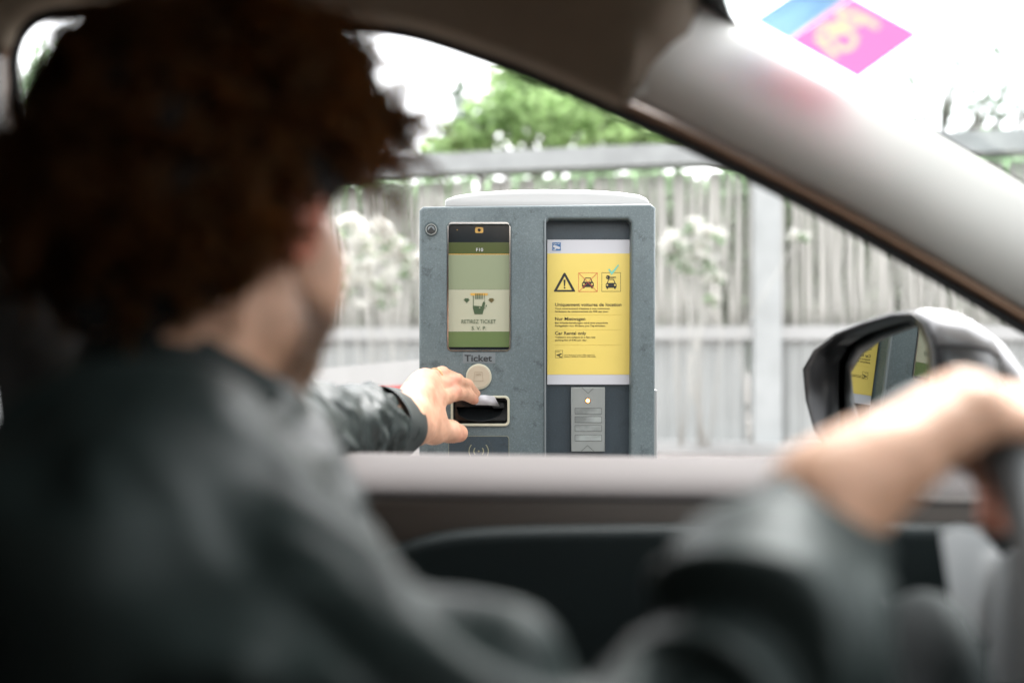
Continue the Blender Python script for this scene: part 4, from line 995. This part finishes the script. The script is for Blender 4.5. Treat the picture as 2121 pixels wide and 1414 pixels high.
# --- jacket
f = Field((-.62, .18, .52), (.30, 1.46, 1.20), .0042)
sR, sL = A_(400, 1190, .46), A_(470, 970, .79)
f.cap(A_(290, 1180, .50), A_(390, 1030, .73), .082, .064, .04)          # shoulders / upper back
f.cap(A_(270, 1330, .60), A_(200, 1600, .60), .145, .165, .07, flat=((0, 1, 0), 1.25))
f.cap(A_(330, 1150, .66), A_(350, 1500, .66), .072, .10, .05)           # chest
f.cap((-.200, .625, 1.072), (-.215, .62, 1.02), .070, .085, .03)
# right arm
eR = A_(1420, 1760, .41)
f.cap(sR, A_(850, 1580, .42), .074, .058, .05); f.cap(A_(850, 1580, .42), eR, .058, .055, .04)
f.cap(eR, A_(1570, 1340, .45), .055, .046, .03); f.cap(A_(1570, 1340, .45), A_(1660, 1165, .485), .046, .033, .02)
# left arm out of the window
eL = A_(640, 900, 1.06)
f.cap(sL, A_(550, 915, .92), .058, .054, .03); f.cap(A_(550, 915, .92), eL, .054, .048, .03)
f.cap(eL, A_(755, 882, 1.27), .051, .050, .03); f.cap(A_(755, 882, 1.27), A_(812, 878, 1.368), .050, .0455, .02)
# openings: neck, cuffs
f.cap((-.196, .628, 1.075), (-.190, .64, 1.25), .060, .085, .010, cut=True)
Vj, Fj = f.mesh(); Nj = normals(Vj, Fj)
def ridge(p, s): return 1-np.abs(vnoise(p, s))*2
# folds
q = Vj.copy(); left = np.clip((Vj[:, 1]-.86)/.08, 0, 1)
axl = np.array(P(834, 866, 1.372))-eL; axl /= np.linalg.norm(axl)
along = (Vj-eL)@axl; perp = Vj-eL-along[:, None]*axl
p1 = np.stack([along*24+perp[:, 2]*14+vnoise(Vj*22, 1)*1.3, perp[:, 0]*20-along*5, perp[:, 2]*22+along*9], 1)
d1 = (np.abs(ridge(p1, 4))**1.5)*.0095+ridge(p1*1.9+5, 9)*.0040-.002
axr = A_(1660, 1165, .485)-eR; axr /= np.linalg.norm(axr); al2 = (Vj-eR)@axr; pr2 = Vj-eR-al2[:, None]*axr
p2 = np.stack([al2*20+vnoise(Vj*12, 6)*1.5, pr2[:, 1]*7+al2*4, pr2[:, 2]*8], 1); rightm = np.clip((Vj[:, 0]+.10)/.06, 0, 1)*(1-left)
d2 = ridge(p2, 7)*.012+ridge(p2*2.2, 8)*.008
d3 = ridge(np.stack([Vj[:, 0]*9+Vj[:, 2]*8, Vj[:, 1]*7, Vj[:, 2]*12-Vj[:, 0]*8], 1)+vnoise(Vj*9, 2)[:, None]*.8, 3)*.017+ridge(np.stack([Vj[:, 0]*20-Vj[:, 2]*10, Vj[:, 1]*14, Vj[:, 2]*24], 1)+vnoise(Vj*14, 8)[:, None], 6)*.005+vnoise(Vj*30, 5)*.002
dd = left*d1+rightm*d2+(1-left)*(1-rightm)*d3
Vj = Vj+Nj*(dd-.005)[:, None]; Vj = relax(Vj, Fj, 2, .4)
jk = np_obj("jacket", Vj, Fj, M['jacket'], pe)
def band(name, c0, c1, r0, r1, m, par, n=56, wob=.0015, thick=.0018, squeeze=1.0, seed=0):
    """cloth band round an arm from c0 to c1"""
    c0, c1 = Vector(c0), Vector(c1); t = (c1-c0).normalized(); a = t.cross(Vector((0, 0, 1))).normalized(); b = a.cross(t); rows = []
    for i in range(7):
        s = i/6; row = []
        for k in range(n):
            q = 2*math.pi*k/n; r = (r0+(r1-r0)*s)+wob*math.sin(3*q+seed+s*2)+wob*.6*math.sin(7*q+s*4)
            row.append(c0.lerp(c1, s)+a*math.cos(q)*r*squeeze+b*math.sin(q)*r)
        rows.append(row)
    o = grid_obj(name, rows, m, par, thick, True, off=0); sb_ = o.modifiers.new("sub", 'SUBSURF'); sb_.levels = 1; sb_.render_levels = 1; return o
cA, cB = P(766, 882, 1.295), P(816, 878, 1.382)
band("cuff", cA, cB, .0550, .0490, M['cuff'], jk, wob=.0012)
band("cuff", P(1662, 1170, .481), P(1688, 1112, .490), .0345, .0325, M['cuff'], jk, seed=2)
# cuff tab
tb = tube("cuff_tab", [P(782, 822, 1.318), P(806, 834, 1.328), P(816, 862, 1.336), P(812, 902, 1.34)], [(.003, .008)]*4, M['cuff'], jk, 8)
# collar
rows = []
fh_ = Vector((math.sin(R(38)), math.cos(R(38)), 0)); rg2 = Vector((fh_.y, -fh_.x, 0)); N0 = Vector((-.196, .628, 1.134))
for s in range(8):
    t = s/7; row = []
    for k in range(48):
        q = 2*math.pi*k/48; cf, sr = math.cos(q), math.sin(q)
        rr = .064+.020*t*t+.0015*math.sin(5*q+3*t)
        row.append(N0+fh_*(cf*rr*1.05)+rg2*(sr*rr)+Vector((0, 0, -.036*cf-.055*t+.002*math.sin(3*q))))
    rows.append(row)
grid_obj("collar", rows, M['jacket'], jk, .005, True, 0)
mb = MB()
tube("drawstring", [P(548, 815, .60), P(540, 850, .59), P(525, 880, .585)], .0022, M['chrome'], jk, 8)
tube("cord_toggle", [P(518, 822, .60), P(520, 838, .60)], .005, mat("lime_toggle", (.14, .32, .05), .4), jk, 10)
# trousers
f = Field((-.50, .36, .42), (.42, .90, .80), .008)
f.cap((-.28, .62, .62), (-.24, .62, .70), .15, .14, .04); f.cap((-.25, .53, .62), (.22, .50, .68), .09, .065, .04); f.cap((-.25, .72, .62), (.22, .76, .68), .09, .065, .04)
f.cap((.22, .50, .68), (.36, .50, .50), .065, .055, .03); f.cap((.22, .76, .68), (.36, .76, .50), .065, .055, .03)
V, Fq = f.mesh(); np_obj("trousers", V, Fq, M['seat'], pe)
